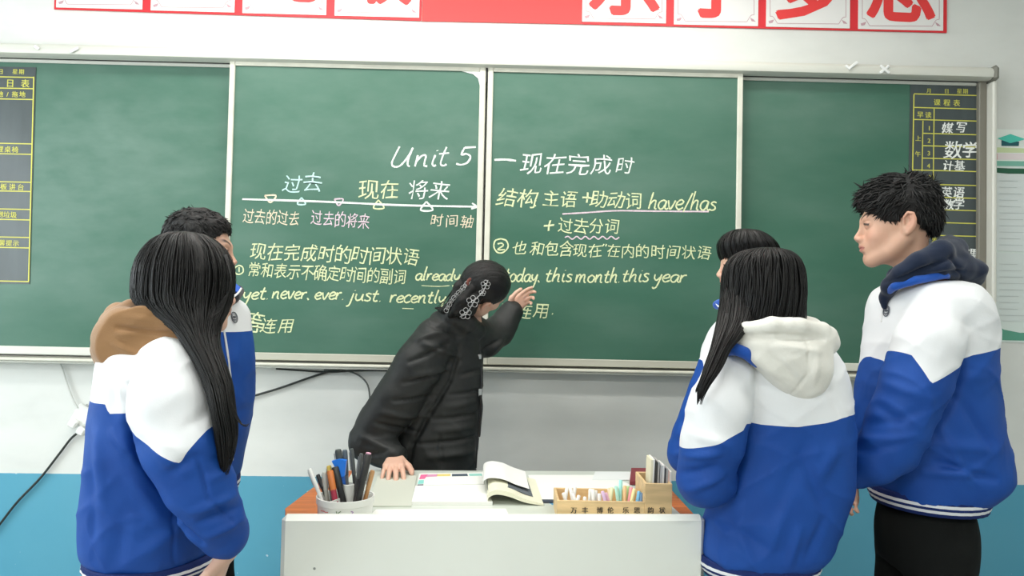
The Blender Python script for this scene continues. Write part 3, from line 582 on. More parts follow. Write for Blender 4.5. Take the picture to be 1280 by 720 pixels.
for k, (x0, yt, c, nm) in enumerate(((809, 571, (.78, .74, .55), 'cream'), (815, 574, (.05, .05, .045), 'black'), (821, 578, (.50, .50, .50), 'grey'), (825.5, 582, (.07, .07, .075), 'charcoal'), (830, 586, (.74, .52, .44), 'pinkish'))):
    top = at(x0, yt, 2.15); th = .0105
    MBk = MB().box((top[0]-.001, top[1]-.038, ZM+.02), (top[0]+th-.001, top[1]+.030, top[2]), .0015, np.array([[1, 0, .03], [0, 1, .0], [-.03, 0, 1]]), (top[0], top[1], ZM+.02))
    o = MBk.build('board_eraser', mat('slab_'+nm, c, .6)); tag(o, nm+' upright slab in the tall part of the wooden box', 'eraser')
    MB().box((top[0]+th*.6-.001, top[1]-.0385, ZM+.021), (top[0]+th+.0005, top[1]+.0305, top[2]+.001), .001, np.array([[1, 0, .03], [0, 1, .0], [-.03, 0, 1]]), (top[0], top[1], ZM+.02)).build('felt_layer', mat('felt_pale' if k % 2 == 0 else 'felt_grey', (.80, .79, .74) if k % 2 == 0 else (.45, .44, .42), .9), o)

# pen pot
cp = empty('pen_pot', (*at(431.5, 640, 2.075)[:2], ZM)); tag(cp, 'round white pen pot with small doodles, left end of the desk', 'pen pot')
CC = np.array(cp.location); RC = 34.5*2.075/FPX; HC = at(432, 619, 2.075)[2]-ZM
POT = mat('pot_white', (.84, .85, .81), .4, var=.04, vscale=20)
smooth_angle(MB().lathe([(RC*.93, 0), (RC*.95, .002), (RC*.985, HC*.7), (RC*1.02, HC*.72), (RC*1.03, HC), (RC*.97, HC), (RC*.95, HC*.8), (RC*.9, .006), (.002, .005)], CC, 48).build('cup_body', POT, cp), 40)
for a in (.5, 2.4, 4.3): MB().box(CC+(0, -.001, .006), CC+(RC*.93, .001, HC*.97), 0, np.array([[math.cos(a), -math.sin(a), 0], [math.sin(a), math.cos(a), 0], [0, 0, 1]]), CC).build('divider', POT, cp)
smooth_angle(MB().lathe([(.017, .006), (.017, HC+.028), (.015, HC+.030), (.014, HC+.02), (.013, .01)], CC+(.004, .01, 0), 20).build('inner_cup', POT, cp), 40)
for nm, a0, z0, pts, c in (('doodle', -2.15, .35, [(-.016, .0), (-.004, .001), (.004, -.001), (.012, .0)], (.55, .12, .12)), ('doodle', -1.62, .30, [(-.004, .008), (-.001, -.004), (.002, .004), (.008, .008)], (.12, .2, .1)), ('doodle', -1.66, .2, [(-.008, .006), (-.002, -.004), (.004, .002)], (.12, .12, .1)), ('doodle', -1.12, .32, [(-.004, .006), (.002, .003), (-.003, -.003), (.004, -.005)], (.4, .25, .5)), ('doodle', -1.02, .18, [(-.005, .004), (.002, .0), (.003, -.004), (-.004, -.003)], (.12, .25, .15))):
    P = []
    for x, z in crom(pts, 12):
        a = a0+x/RC; P.append(CC+np.array([math.cos(a)*RC*.995, math.sin(a)*RC*.995, HC*z0+.012+z]))
    MB().tube(P, .0011, 5).build(nm, mat('ink_%d' % int(c[0]*100+c[2]*1000), c, .7), cp)
def pen(px, ytop, dx, dy, r, L_, cols, lab, kind='pen', shape=None, cut=None):
    """a pen standing in the pot; (dx,dy) foot offset inside the pot; cols = body then cap"""
    foot = CC+np.array([dx, dy, .007]); top = at(px, ytop, 2.075+dy*.5); d = top-foot; L_ = np.linalg.norm(d); fr = frame(d)
    o = MB().lathe(shape[0] if shape else [(r*.5, 0), (r, .012), (r, L_*.62)], foot, 12, ax=fr).build(kind, mat('pen_%d_%d_%d' % tuple(int(c*99) for c in cols[0]), cols[0], .35)); smooth_angle(o, 40)
    c2 = MB().lathe([(r*1.12, L_*.6), (r*1.15, L_*.97), (r*.9, L_)], foot, 12, ax=fr).build('cap', mat('pen_%d_%d_%d' % tuple(int(c*99) for c in cols[1]), cols[1], .35), o); smooth_angle(c2, 40)
    if len(cols) > 2: MB().lathe([(r*.75, L_-.0005), (r*.8, L_+.003), (r*.6, L_+.004)], foot, 12, ax=fr).build('end_plug', mat('pen_%d_%d_%d' % tuple(int(c*99) for c in cols[2]), cols[2], .5), o)
    else:
        f0 = foot+fr[2]*L_*.68+fr[1]*(-r*1.4); MB().tube([f0, foot+fr[2]*L_*.95+fr[1]*(-r*1.4)], .0012, 6).build('clip', mat('clip_steel', (.5, .5, .5), .3, metal=.8), o)
    return tag(o, lab, 'pen')
BK = (.02, .02, .022); GR = (.22, .23, .23)
pen(386.5, 586, -.035, -.035, .0052, 0, ((.84, .85, .82), (.84, .85, .82)), 'white pen leaning far left out of the pen pot')
pen(397, 593, -.028, -.015, .0048, 0, (BK, BK), 'short black pen just right of the leaning white pen')
pen(405.5, 590, -.042, -.02, .0058, 0, ((.45, .45, .40), (.50, .50, .46)), 'grey-beige pen near the left rim of the pen pot')
pen(411, 594, -.032, .01, .0050, 0, (GR, (.10, .11, .11)), 'dark grey pen behind the grey-beige pen')
pen(412.5, 588, -.010, -.040, .0080, 0, ((.40, .035, .07), (.66, .20, .05)), 'thick marker with dark red barrel and orange cap in the pen pot')
pen(418.5, 583.5, .010, -.022, .0092, 0, (BK, (.03, .03, .028)), 'thick black marker leaning left in the middle of the pen pot')
pen(411, 582, -.022, .0, .0060, 0, ((.70, .52, .10), (.72, .55, .12)), 'yellow-ochre pen behind the thick black marker')
pen(422.5, 562, .003, .012, .0085, 0, ((.04, .18, .70), (.07, .08, .08)), 'tall marker with dark cap standing behind the blue clip')
pen(431, 562.5, .002, .03, .0065, 0, ((.25, .26, .26), (.12, .15, .18)), 'slate grey pen beside the tall dark-capped marker')
pen(439.5, 561, .03, .022, .0052, 0, ((.05, .055, .055), (.10, .11, .11)), 'slim black pen with a pale tip leaning left, right half of the pot')
pen(452, 567, .022, -.005, .0052, 0, ((.05, .05, .05), (.12, .13, .13)), 'slim dark grey pen left of the pink-ended marker')
pen(460.5, 567.5, .032, -.035, .0092, 0, ((.025, .025, .025), (.035, .035, .033), (.80, .42, .56)), 'thick black marker with a pink end, rightmost tall pen')
pen(466, 588, .045, -.012, .0060, 0, ((.52, .26, .10), (.58, .32, .14)), 'short tan pencil at the right rim of the pen pot')
c = at(427, 584, 2.075); bl = MB().prism([c+np.array(v) for v in ((-.026, -.010, .018), (-.006, -.010, .024), (.014, -.010, .020), (.011, -.010, -.022), (.0, -.010, -.026), (-.006, -.010, -.018))], 0, (0, .016, 0)).build('plastic_clip', mat('clip_blue', (.015, .20, .80), .3))
tag(bl, 'bright blue plastic clip among the pens', 'clip')
MB().tube([c+(-.004, -.002, -.024), CC+(-.002, .004, .03)], .003, 8).build('stem', MATS['clip_blue'], bl)
# ================================================================= implicit-surface kit for bodies, clothes and hair
def axis(lo, hi, h, fine=()):
    out = [lo]; x = lo
    while x < hi:
        s = h
        for a, b, hf in fine:
            if a-h < x < b: s = min(s, hf if x >= a else max(hf, h*.5))
        x += s; out.append(x)
    return np.array(out, dtype=np.float32)
class Field:
    def __init__(s, lo, hi, h, fx=(), fy=(), fz=()):
        s.ax = [axis(lo[0], hi[0], h, fx), axis(lo[1], hi[1], h, fy), axis(lo[2], hi[2], h, fz)]; s.h = h
        s.v = np.full([len(a) for a in s.ax], .2, dtype=np.float32)
    def box(s, lo, hi):
        sl = []
        for i in range(3):
            a = int(np.searchsorted(s.ax[i], lo[i])); b = int(np.searchsorted(s.ax[i], hi[i])); sl.append(slice(a, max(b, a)))
        if any(q.stop-q.start < 1 for q in sl): return None, None
        X = s.ax[0][sl[0]][:,None,None]; Y = s.ax[1][sl[1]][None,:,None]; Z = s.ax[2][sl[2]][None,None,:]
        return tuple(sl), (X, Y, Z)
    def put(s, sl, d, k, sub=False):
        v = s.v[sl]
        if sub:
            d = -d; hh = np.maximum(k-np.abs(v-d), 0)/max(k, 1e-6); s.v[sl] = np.maximum(v, d)+hh*hh*k*.25
        else:
            hh = np.maximum(k-np.abs(v-d), 0)/max(k, 1e-6); s.v[sl] = np.minimum(v, d)-hh*hh*k*.25
    def tube(s, P, R, k=.01, ks=.0, sub=False):
        P = np.array(P, float); R = np.array(R, float) if not np.isscalar(R) else np.full(len(P), R); m = R.max()+k+.012+s.h
        sl, g = s.box(P.min(0)-m, P.max(0)+m)
        if sl is None: return
        D = None
        for i in range(len(P)-1):
            a, b = P[i], P[i+1]; ba = b-a; L2 = ba@ba+1e-12
            pa = [g[j]-np.float32(a[j]) for j in range(3)]
            t = np.clip((pa[0]*ba[0]+pa[1]*ba[1]+pa[2]*ba[2])/L2, 0, 1).astype(np.float32)
            d = np.sqrt((pa[0]-ba[0]*t)**2+(pa[1]-ba[1]*t)**2+(pa[2]-ba[2]*t)**2)-(R[i]+(R[i+1]-R[i])*t)
            if D is None: D = d
            elif ks > 0:
                hh = np.maximum(ks-np.abs(D-d), 0)/ks; D = np.minimum(D, d)-hh*hh*ks*.25
            else: D = np.minimum(D, d)
        s.put(sl, D.astype(np.float32), k, sub)
    def ell(s, c, r, B=None, k=.01, sub=False):
        c = np.array(c, float); r = np.array(r, float); B = np.eye(3) if B is None else np.array(B); m = r.max()+k+.012+s.h
        sl, g = s.box(c-m, c+m)
        if sl is None: return
        p = [g[j]-np.float32(c[j]) for j in range(3)]
        q = [(p[0]*B[i][0]+p[1]*B[i][1]+p[2]*B[i][2])/r[i] for i in range(3)]
        k0 = np.sqrt(q[0]**2+q[1]**2+q[2]**2); k1 = np.sqrt((q[0]/r[0])**2+(q[1]/r[1])**2+(q[2]/r[2])**2)+1e-6
        s.put(sl, (k0*(k0-1)/k1).astype(np.float32), k, sub)
    def loft(s, rows, k=.01, p=2.2, kc=.02, rot=0.0):
        """rows: (z, cx, cy, rx, ry), any order"""
        A = np.array(sorted(rows), float); zz = A[:,0]; zt, zb = zz.max(), zz.min()
        n = 60; D = crom(A, n); o = np.argsort(D[:,0]); D = D[o]
        m = .02+k+s.h; mx = D[:,3:5].max()*1.1
        sl, g = s.box((D[:,1].min()-mx-m, D[:,2].min()-mx-m, zb-m), (D[:,1].max()+mx+m, D[:,2].max()+mx+m, zt+m))
        z = g[2]; f = lambda i: np.interp(z, D[:,0], D[:,i]).astype(np.float32)
        cx, cy, rx, ry = f(1), f(2), f(3), f(4); dx = g[0]-cx; dy = g[1]-cy
        if rot: dx, dy = dx*math.cos(rot)+dy*math.sin(rot), -dx*math.sin(rot)+dy*math.cos(rot)
        d = ((np.abs(dx)/rx)**p+(np.abs(dy)/ry)**p)**(1/p); d = (d-1)*np.minimum(rx, ry)
        e = np.maximum(z-zt, zb-z)+0*d; hh = np.maximum(kc-np.abs(d-e), 0)/kc; d = np.maximum(d, e)+hh*hh*kc*.25
        s.put(sl, d.astype(np.float32), k)
    def cut(s, fn, lo=None, hi=None):
        sl, g = s.box(lo if lo is not None else [a[0] for a in s.ax], hi if hi is not None else [a[-1]+1 for a in s.ax])
        s.v[sl] = np.maximum(s.v[sl], fn(*g).astype(np.float32))
    def mesh(s, it=1):
        v = s.v; v[0], v[-1] = .1, .1; v[:,0] = .1; v[:,-1] = .1; v[:,:,0] = .1; v[:,:,-1] = .1
        S = v < 0; C = np.zeros([n-1 for n in v.shape], dtype=np.int8)
        offs = [(i, j, k) for i in (0, 1) for j in (0, 1) for k in (0, 1)]
        for i, j, k in offs: C += S[i:S.shape[0]-1+i, j:S.shape[1]-1+j, k:S.shape[2]-1+k]
        act = np.argwhere((C > 0) & (C < 8)); n = len(act); idx = -np.ones(C.shape, dtype=np.int32); idx[tuple(act.T)] = np.arange(n)
        val = np.stack([v[act[:,0]+i, act[:,1]+j, act[:,2]+k] for i, j, k in offs], 1).astype(np.float64)
        acc = np.zeros((n, 3)); cnt = np.zeros(n)
        for a in range(8):
            for b in range(a+1, 8):
                df = [offs[b][q]-offs[a][q] for q in range(3)]
                if sum(abs(q) for q in df) != 1: continue
                va, vb = val[:,a], val[:,b]; mk = (va < 0) != (vb < 0); t = np.where(mk, va/(va-vb+1e-20*(va == vb)), 0)
                for q in range(3):
                    acc[:,q] += np.where(mk, offs[a][q]+df[q]*t, 0)
                cnt += mk
        acc /= cnt[:,None]; V = np.zeros((n, 3))
        for q in range(3):
            A = s.ax[q].astype(np.float64); i0 = act[:,q]; V[:,q] = A[i0]+(A[i0+1]-A[i0])*acc[:,q]
        F = []
        for q in range(3):
            u, w = (q+1) % 3, (q+2) % 3
            s0 = [slice(None)]*3; s1 = [slice(None)]*3; s0[q] = slice(0, -1); s1[q] = slice(1, None)
            a = S[tuple(s0)]; b = S[tuple(s1)]; e = np.argwhere(a != b)
            e = e[(e[:,u] > 0) & (e[:,w] > 0) & (e[:,u] < S.shape[u]-1) & (e[:,w] < S.shape[w]-1)]
            fl = a[tuple(e.T)]
            def cell(du, dw):
                c = e.copy(); c[:,u] -= du; c[:,w] -= dw; return idx[tuple(c.T)]
            Q = np.stack([cell(1, 1), cell(0, 1), cell(0, 0), cell(1, 0)], 1); Q[~fl] = Q[~fl][:, ::-1]; F.append(Q)
        F = np.concatenate(F)
        for _ in range(it): V = relax(V, F, .5)
        return V, F
def relax(V, F, w):
    acc = np.zeros_like(V); cnt = np.zeros(len(V))
    for a in range(4):
        i, j = F[:,a], F[:,(a+1) % 4]
        for q in range(3): acc[:,q] += np.bincount(i, V[j,q], len(V))+np.bincount(j, V[i,q], len(V))
        cnt += np.bincount(i, minlength=len(V))+np.bincount(j, minlength=len(V))
    return V*(1-w)+acc/np.maximum(cnt, 1)[:,None]*w
def normals(V, F):
    fn = np.cross(V[F[:,2]]-V[F[:,0]], V[F[:,3]]-V[F[:,1]]); N = np.zeros_like(V)
    for a in range(4):
        for q in range(3): N[:,q] += np.bincount(F[:,a], fn[:,q], len(V))
    return N/(np.linalg.norm(N, axis=1)[:,None]+1e-12)
_rs = np.random.RandomState(3); _LAT = _rs.rand(64, 64, 64).astype(np.float32)*2-1
def vnoise(P):
    i = np.floor(P).astype(int); f = P-i; f = f*f*(3-2*f); r = 0
    for a in (0, 1):
        for b in (0, 1):
            for c in (0, 1):
                r = r+_LAT[(i[:,0]+a) & 63, (i[:,1]+b) & 63, (i[:,2]+c) & 63]*(f[:,0] if a else 1-f[:,0])*(f[:,1] if b else 1-f[:,1])*(f[:,2] if c else 1-f[:,2])
    return r
def fmesh(name, V, F, m, parent=None, attrs=None):
    me = bpy.data.meshes.new(name); V = np.ascontiguousarray(V, dtype=np.float32); F = np.ascontiguousarray(F, dtype=np.int32); k = F.shape[1]
    me.vertices.add(len(V)); me.vertices.foreach_set('co', V.ravel()); me.loops.add(F.size); me.loops.foreach_set('vertex_index', F.ravel())
    me.polygons.add(len(F)); me.polygons.foreach_set('loop_start', np.arange(0, F.size, k, dtype=np.int32)); me.polygons.foreach_set('loop_total', np.full(len(F), k, dtype=np.int32))
    me.polygons.foreach_set('use_smooth', np.ones(len(F), dtype=bool)); me.materials.append(m)
    for nm, a in (attrs or {}).items():
        if a.ndim == 1: me.attributes.new(nm, 'FLOAT', 'POINT').data.foreach_set('value', a.astype(np.float32))
        else: me.attributes.new(nm, 'FLOAT_COLOR', 'POINT').data.foreach_set('color', np.concatenate([a, np.ones((len(a), 1))], 1).astype(np.float32).ravel())
    me.update(calc_edges=True)
    o = bpy.data.objects.new(name, me); COL.objects.link(o)
    if parent is not None: o.parent = parent
    return o

# ---- materials for people
def skin_mat(name, k=1.0):
    m = bpy.data.materials.new(name); m.use_nodes = True; nt = m.node_tree; b = nt.nodes['Principled BSDF']
    a = nt.nodes.new('ShaderNodeAttribute'); a.attribute_name = 'Col'
    n = nt.nodes.new('ShaderNodeTexNoise'); n.inputs['Scale'].default_value = 60; n.inputs['Detail'].default_value = 4
    nt.links.new(mixn(nt, mathn(nt, 'MULTIPLY', n.outputs['Fac'], .12), a.outputs['Color'], (.45*k, .2*k, .13*k)), b.inputs['Base Color'])
    b.inputs['Roughness'].default_value = .48; b.inputs['Specular IOR Level'].default_value = .4
    b.inputs['Subsurface Weight'].default_value = .12; b.inputs['Subsurface Radius'].default_value = (.012, .005, .003); b.inputs['Subsurface Scale'].default_value = .5
    return m
SKIN = skin_mat('skin')
def jacket_mat():
    """white above the yoke line, royal blue below it, with fine knit relief"""
    m = bpy.data.materials.new('school_jacket_cloth'); m.use_nodes = True; nt = m.node_tree; b = nt.nodes['Principled BSDF']
    a = nt.nodes.new('ShaderNodeAttribute'); a.attribute_name = 'yoke'; tc = nt.nodes.new('ShaderNodeTexCoord')
    n = nt.nodes.new('ShaderNodeTexNoise'); n.inputs['Scale'].default_value = 9; n.inputs['Detail'].default_value = 4; nt.links.new(tc.outputs['Object'], n.inputs['Vector'])
    blue = mixn(nt, n.outputs['Fac'], (0.004, 0.046, 0.255), (0.009, 0.078, 0.36)); wht = mixn(nt, n.outputs['Fac'], (.77, .79, .81), (.82, .835, .85))
    nt.links.new(mixn(nt, mathn(nt, 'GREATER_THAN', a.outputs['Fac'], 0.0), blue, wht), b.inputs['Base Color'])
    b.inputs['Roughness'].default_value = .62; b.inputs['Specular IOR Level'].default_value = .3; b.inputs['Sheen Weight'].default_value = .0
    n2 = nt.nodes.new('ShaderNodeTexNoise'); n2.inputs['Scale'].default_value = 420; nt.links.new(tc.outputs['Object'], n2.inputs['Vector'])
    bp = nt.nodes.new('ShaderNodeBump'); bp.inputs['Strength'].default_value = .25; bp.inputs['Distance'].default_value = .0012; nt.links.new(n2.outputs['Fac'], bp.inputs['Height']); nt.links.new(bp.outputs[0], b.inputs['Normal'])
    return m
JM = jacket_mat()
def rib_mat(name, base, stripe, lines):
    m = bpy.data.materials.new(name); m.use_nodes = True; nt = m.node_tree; b = nt.nodes['Principled BSDF']
    a = nt.nodes.new('ShaderNodeAttribute'); a.attribute_name = 'band'; f = None
    for c, w in lines:
        s_ = mathn(nt, 'LESS_THAN', mathn(nt, 'ABSOLUTE', mathn(nt, 'SUBTRACT', a.outputs['Fac'], c)), w); f = s_ if f is None else mathn(nt, 'MAXIMUM', f, s_)
    nt.links.new(mixn(nt, f, base, stripe), b.inputs['Base Color']); b.inputs['Roughness'].default_value = .75; b.inputs['Specular IOR Level'].default_value = .25; return m
HEM = rib_mat('striped_rib', (.008, .022, .12), (.74, .76, .78), ((.40, .085), (.72, .085)))
def cloth(name, col, rough=.8, bump=.3, sheen=.2, var=.1): return mat(name, col, rough, spec=.18, var=var, vscale=14, bump=bump, bscale=350, sheen=sheen)
def hair_mat():
    m = bpy.data.materials.new('black_hair'); m.use_nodes = True; nt = m.node_tree; b = nt.nodes['Principled BSDF']
    a = nt.nodes.new('ShaderNodeAttribute'); a.attribute_name = 'strand'
    n = nt.nodes.new('ShaderNodeTexNoise'); n.noise_dimensions = '1D'; n.inputs['Scale'].default_value = 40; n.inputs['Detail'].default_value = 6; nt.links.new(a.outputs['Fac'], n.inputs['W'])
    nt.links.new(mixn(nt, n.outputs['Fac'], (.0022, .0022, .0023), (.009, .0085, .0085)), b.inputs['Base Color']); b.inputs['Specular IOR Level'].default_value = .30
    r = mathn(nt, 'MULTIPLY_ADD', n.outputs['Fac'], .35, .26); nt.links.new(r, b.inputs['Roughness'])
    bp = nt.nodes.new('ShaderNodeBump'); bp.inputs['Strength'].default_value = .5; bp.inputs['Distance'].default_value = .002; nt.links.new(n.outputs['Fac'], bp.inputs['Height']); nt.links.new(bp.outputs[0], b.inputs['Normal'])
    return m
HAIR = hair_mat()

# ---- heads and hands
def basis(f, up=(0, 0, 1)):
    f = np.array(f, float); f /= np.linalg.norm(f); u = np.array(up, float); u -= f*(u@f); u /= np.linalg.norm(u); return np.array([np.cross(f, u), f, u])   # rows: right, forward, up
class Head:
    def __init__(s, o, B, k=1.0): s.o = np.array(o, float); s.B = B; s.k = k
    def w(s, p): return s.o+s.k*(np.array(p, float)@s.B)
    def loc(s, V): return (V-s.o)@s.B.T/s.k
def add_head(F, H, female=False, smile=0.0, closed=0.0):
    k = H.k; E = lambda c, r, kk=.02, sub=False, B=None: F.ell(H.w(c), np.array(r)*k, H.B if B is None else B@H.B, kk*k, sub)
    T = lambda P, R, kk=.01, sub=False: F.tube([H.w(p) for p in P], np.array(R)*k if not np.isscalar(R) else R*k, kk*k, 0, sub)
    E((0, -.014, .034), (.076, .094, .088)); E((0, .030, -.012), (.061, .060, .078), .03)
    jw = .92 if female else 1.0
    E((0, .030, -.062), (.050*jw, .052, .042), .03); E((0, .074, -.094), (.018*jw, .015, .016), .03)
    for sx in (-1, 1):
        T([(sx*.056*jw, .0, -.045), (sx*.045*jw, .035, -.078), (sx*.016, .072, -.096)], [.016, .015, .012], .025)
        E((sx*.036, .062, -.030), (.020, .020, .020), .025)
    T([(-.034, .078, .022), (-.012, .086, .017), (.012, .086, .017), (.034, .078, .022)], [.008, .008, .008, .008], .02)
    for sx in (-1, 1): E((sx*.031, .094, .001), (.015, .010, .009), .012, True)
    T([(0, .086, .012), (0, .097, -.012), (0, .1065, -.031)], [.006, .0065, .0090], .014)
    for sx in (-1, 1): E((sx*.011, .100, -.036), (.0085, .010, .0065), .008)
    for sx in (-1, 1): E((sx*.006, .104, -.0425), (.0032, .005, .003), .003, True)
    E((0, .084, -.058), (.026, .016, .020), .018)      # mouth mound
    for z, r, y in ((-.0565, .0045, .0985), (-.0665, .0052, .0965)):
        T([(-.021, y-.014, z+.004*smile+.001), (-.008, y-.001, z+.0005), (0, y, z-.0005), (.008, y-.001, z+.0005), (.021, y-.014, z+.004*smile+.001)], [.0022, r, r*.95, r, .0022], .006)
    T([(-.024, .083, -.0605+.006*smile), (-.01, .100, -.0615), (0, .1015, -.062), (.01, .100, -.0615), (.024, .083, -.0605+.006*smile)], [.0012, .0015, .0015, .0015, .0012], .002, True)
    E((0, .096, -.078), (.016, .007, .004), .008, True)
    for sx in (-1, 1):                                   # eyeball lids
        E((sx*.031, .078, .000), (.0150+.001*closed, .0125+.0022*closed, .0125), .004)
        T([(sx*.016, .0855, -.001), (sx*.024, .0912, .0052), (sx*.032, .0912, .0062), (sx*.043, .0835, .0015)], [.0018, .0022, .0022, .0015], .003)
        T([(sx*.017, .086, -.001), (sx*.030, .0906, .0004), (sx*.043, .0835, .0008)], [.0009, .0013, .0009], .001, True)
    for sx in (-1, 1):                                   # ears
        c, s_ = math.cos(.35*sx), math.sin(.35*sx); Be = np.array([[c, s_, 0], [-s_, c, 0], [0, 0, 1.0]])
        R2 = np.array([[1, 0, 0], [0, .97, .24], [0, -.24, .97]]); Be = R2@Be
        E((sx*.078, -.010, -.006), (.009, .018, .031), .008, False, Be); E((sx*.087, -.006, .0), (.006, .011, .019), .004, True, Be)
        P = [H_p for H_p in ((sx*.080, .002, -.006), (sx*.085, .004, .010), (sx*.088, -.006, .023), (sx*.089, -.019, .020), (sx*.088, -.023, .004), (sx*.085, -.018, -.014), (sx*.079, -.006, -.030))]
        T(P, [.0025, .003, .0038, .004, .0038, .0035, .0055], .004)
        T([(sx*.086, -.012, .012), (sx*.0855, -.015, -.001), (sx*.083, -.009, -.012)], .0026, .003)
def skin_cols(V, H, base=(.62, .375, .275), brow=1.0, lw=.0022, lipc=(.52, .20, .17), scalp=True):
    L = H.loc(V); x = np.abs(L[:,0]); y = L[:,1]; z = L[:,2]; C = np.tile(np.array(base), (len(V), 1))
    def mixc(mk, c):
        nonlocal C; mk = np.clip(mk, 0, 1)[:,None]; C = C*(1-mk)+np.array(c)*mk
    near = (np.linalg.norm(L, axis=1) < .2)
    g = lambda a, b, s: np.exp(-(((a-b)/s)**2))
    mixc(near*.35*g(x, .04, .022)*g(z, -.03, .022)*(y > .04), (.70, .30, .22)); mixc(near*.35*(x > .082)*g(z, .0, .04), (.68, .30, .22))
    mixc(near*.25*g(x, 0, .014)*g(z, -.033, .012)*(y > .09), (.70, .32, .24))
    zl = -.0615+.0*x; mixc(near*1.0*(x < .023)*(y > .078)*np.clip(1.6-np.abs(z-zl)/(.0085*(1-(x/.026)**2)+.001)*1.2, 0, 1), lipc)
    mixc(near*.8*(x < .024)*(y > .08)*g(z, zl, .0013), (.20, .06, .05))
    bz = .0225+.012*np.sin(np.clip((x-.012)/.038, 0, 1)*2.4)-.002; mixc(near*brow*(y > .06)*np.clip((x-.010)/.004, 0, 1)*np.clip((.050-x)/.01, 0, 1)*np.clip(1.5-np.abs(z-bz)/.0048, 0, 1), (.025, .018, .015))
    ez = .0008+.003*np.sin(np.clip((x-.016)/.028, 0, 1)*3.14); mixc(near*(y > .068)*(x > .0155)*(x < .046)*np.clip(1.5-np.abs(z-ez)/lw, 0, 1), (.02, .014, .012))
    if scalp: mixc(near*np.clip((z-.052+.0*y)/.01, 0, 1)*1.0, (.02, .018, .017)); mixc(near*np.clip((-.035-y)/.01, 0, 1)*np.clip((z+.03)/.01, 0, 1), (.02, .018, .017))
    return C
def add_eyes(H, par):
    for sx in (-1, 1):
        c = H.w((sx*.031, .0795, -.0005)); mb = MB(); fr = np.array([H.B[0], H.B[2], H.B[1]]); r = .0112*H.k
        mb.lathe([(r*math.cos(t), r*math.sin(t)) for t in np.linspace(-1.4, .9, 9)], c, 20, ax=fr); mb.mi = 1
        mb.lathe([(r*math.cos(t)*1.003, r*math.sin(t)*1.003) for t in np.linspace(.9, 1.56, 6)], c, 20, ax=fr)
        o = mb.build('eye', [mat('eye_white', (.72, .68, .64), .2), mat('eye_iris', (.02, .012, .008), .12)], par, True)
def hand(F, Wr, d, n, curl=(.35, .45, .3), spread=1.0, k=1.0, side=1, thumb=.6, curls=None):
    """Wr wrist, d along the fingers, n out of the palm; side=+1 puts the thumb on d x n"""
    d = np.array(d, float); d /= np.linalg.norm(d); n = np.array(n, float); n -= d*(n@d); n /= np.linalg.norm(n); s = np.cross(d, n)*side; Wr = np.array(Wr, float)
    F.tube([Wr-d*.02*k, Wr+d*.01*k], [.023*k, .023*k], .015)
    offs = [.026, .0085, -.0085, -.024]; Ls = [(.040, .024, .020), (.044, .028, .021), (.041, .026, .020), (.032, .020, .018)]; kn = []
    for i, o in enumerate(offs):
        kp = Wr+d*(.088-.006*abs(i-1.2))*k+s*o*k; kn.append(kp)
        F.tube([Wr+d*.012*k+s*o*.55*k, kp], [.0135*k, .0115*k], .012)
    for i, kp in enumerate(kn):
        a = 0; p = kp; cl = curls[i] if curls else curl; sp = (offs[i]*2.6*spread); P = [kp-d*.008*k]; P.append(kp)
        dd0 = d+s*sp; dd0 /= np.linalg.norm(dd0)
        for j in range(3):
            a += cl[j]; dd = dd0*math.cos(a)+n*math.sin(a); p = p+dd*Ls[i][j]*k; P.append(p)
        r = (.0092, .0095, .0090, .0078)[i]*k
        F.tube(P, [r*1.05, r*1.03, r*.94, r*.86, r*.72], .0045)
    t0 = Wr+d*.018*k+s*.020*k; t1 = t0+(d*.55+s*.62+n*.35)*.045*k; t2 = t1+(d*.80+s*.30+n*thumb)*.034*k; t3 = t2+(d*.90+s*.05+n*thumb)*.026*k
    F.tube([t0, t1], [.015*k, .0125*k], .014); F.tube([t1, t2, t3], [.0118*k, .0102*k, .0085*k], .006)

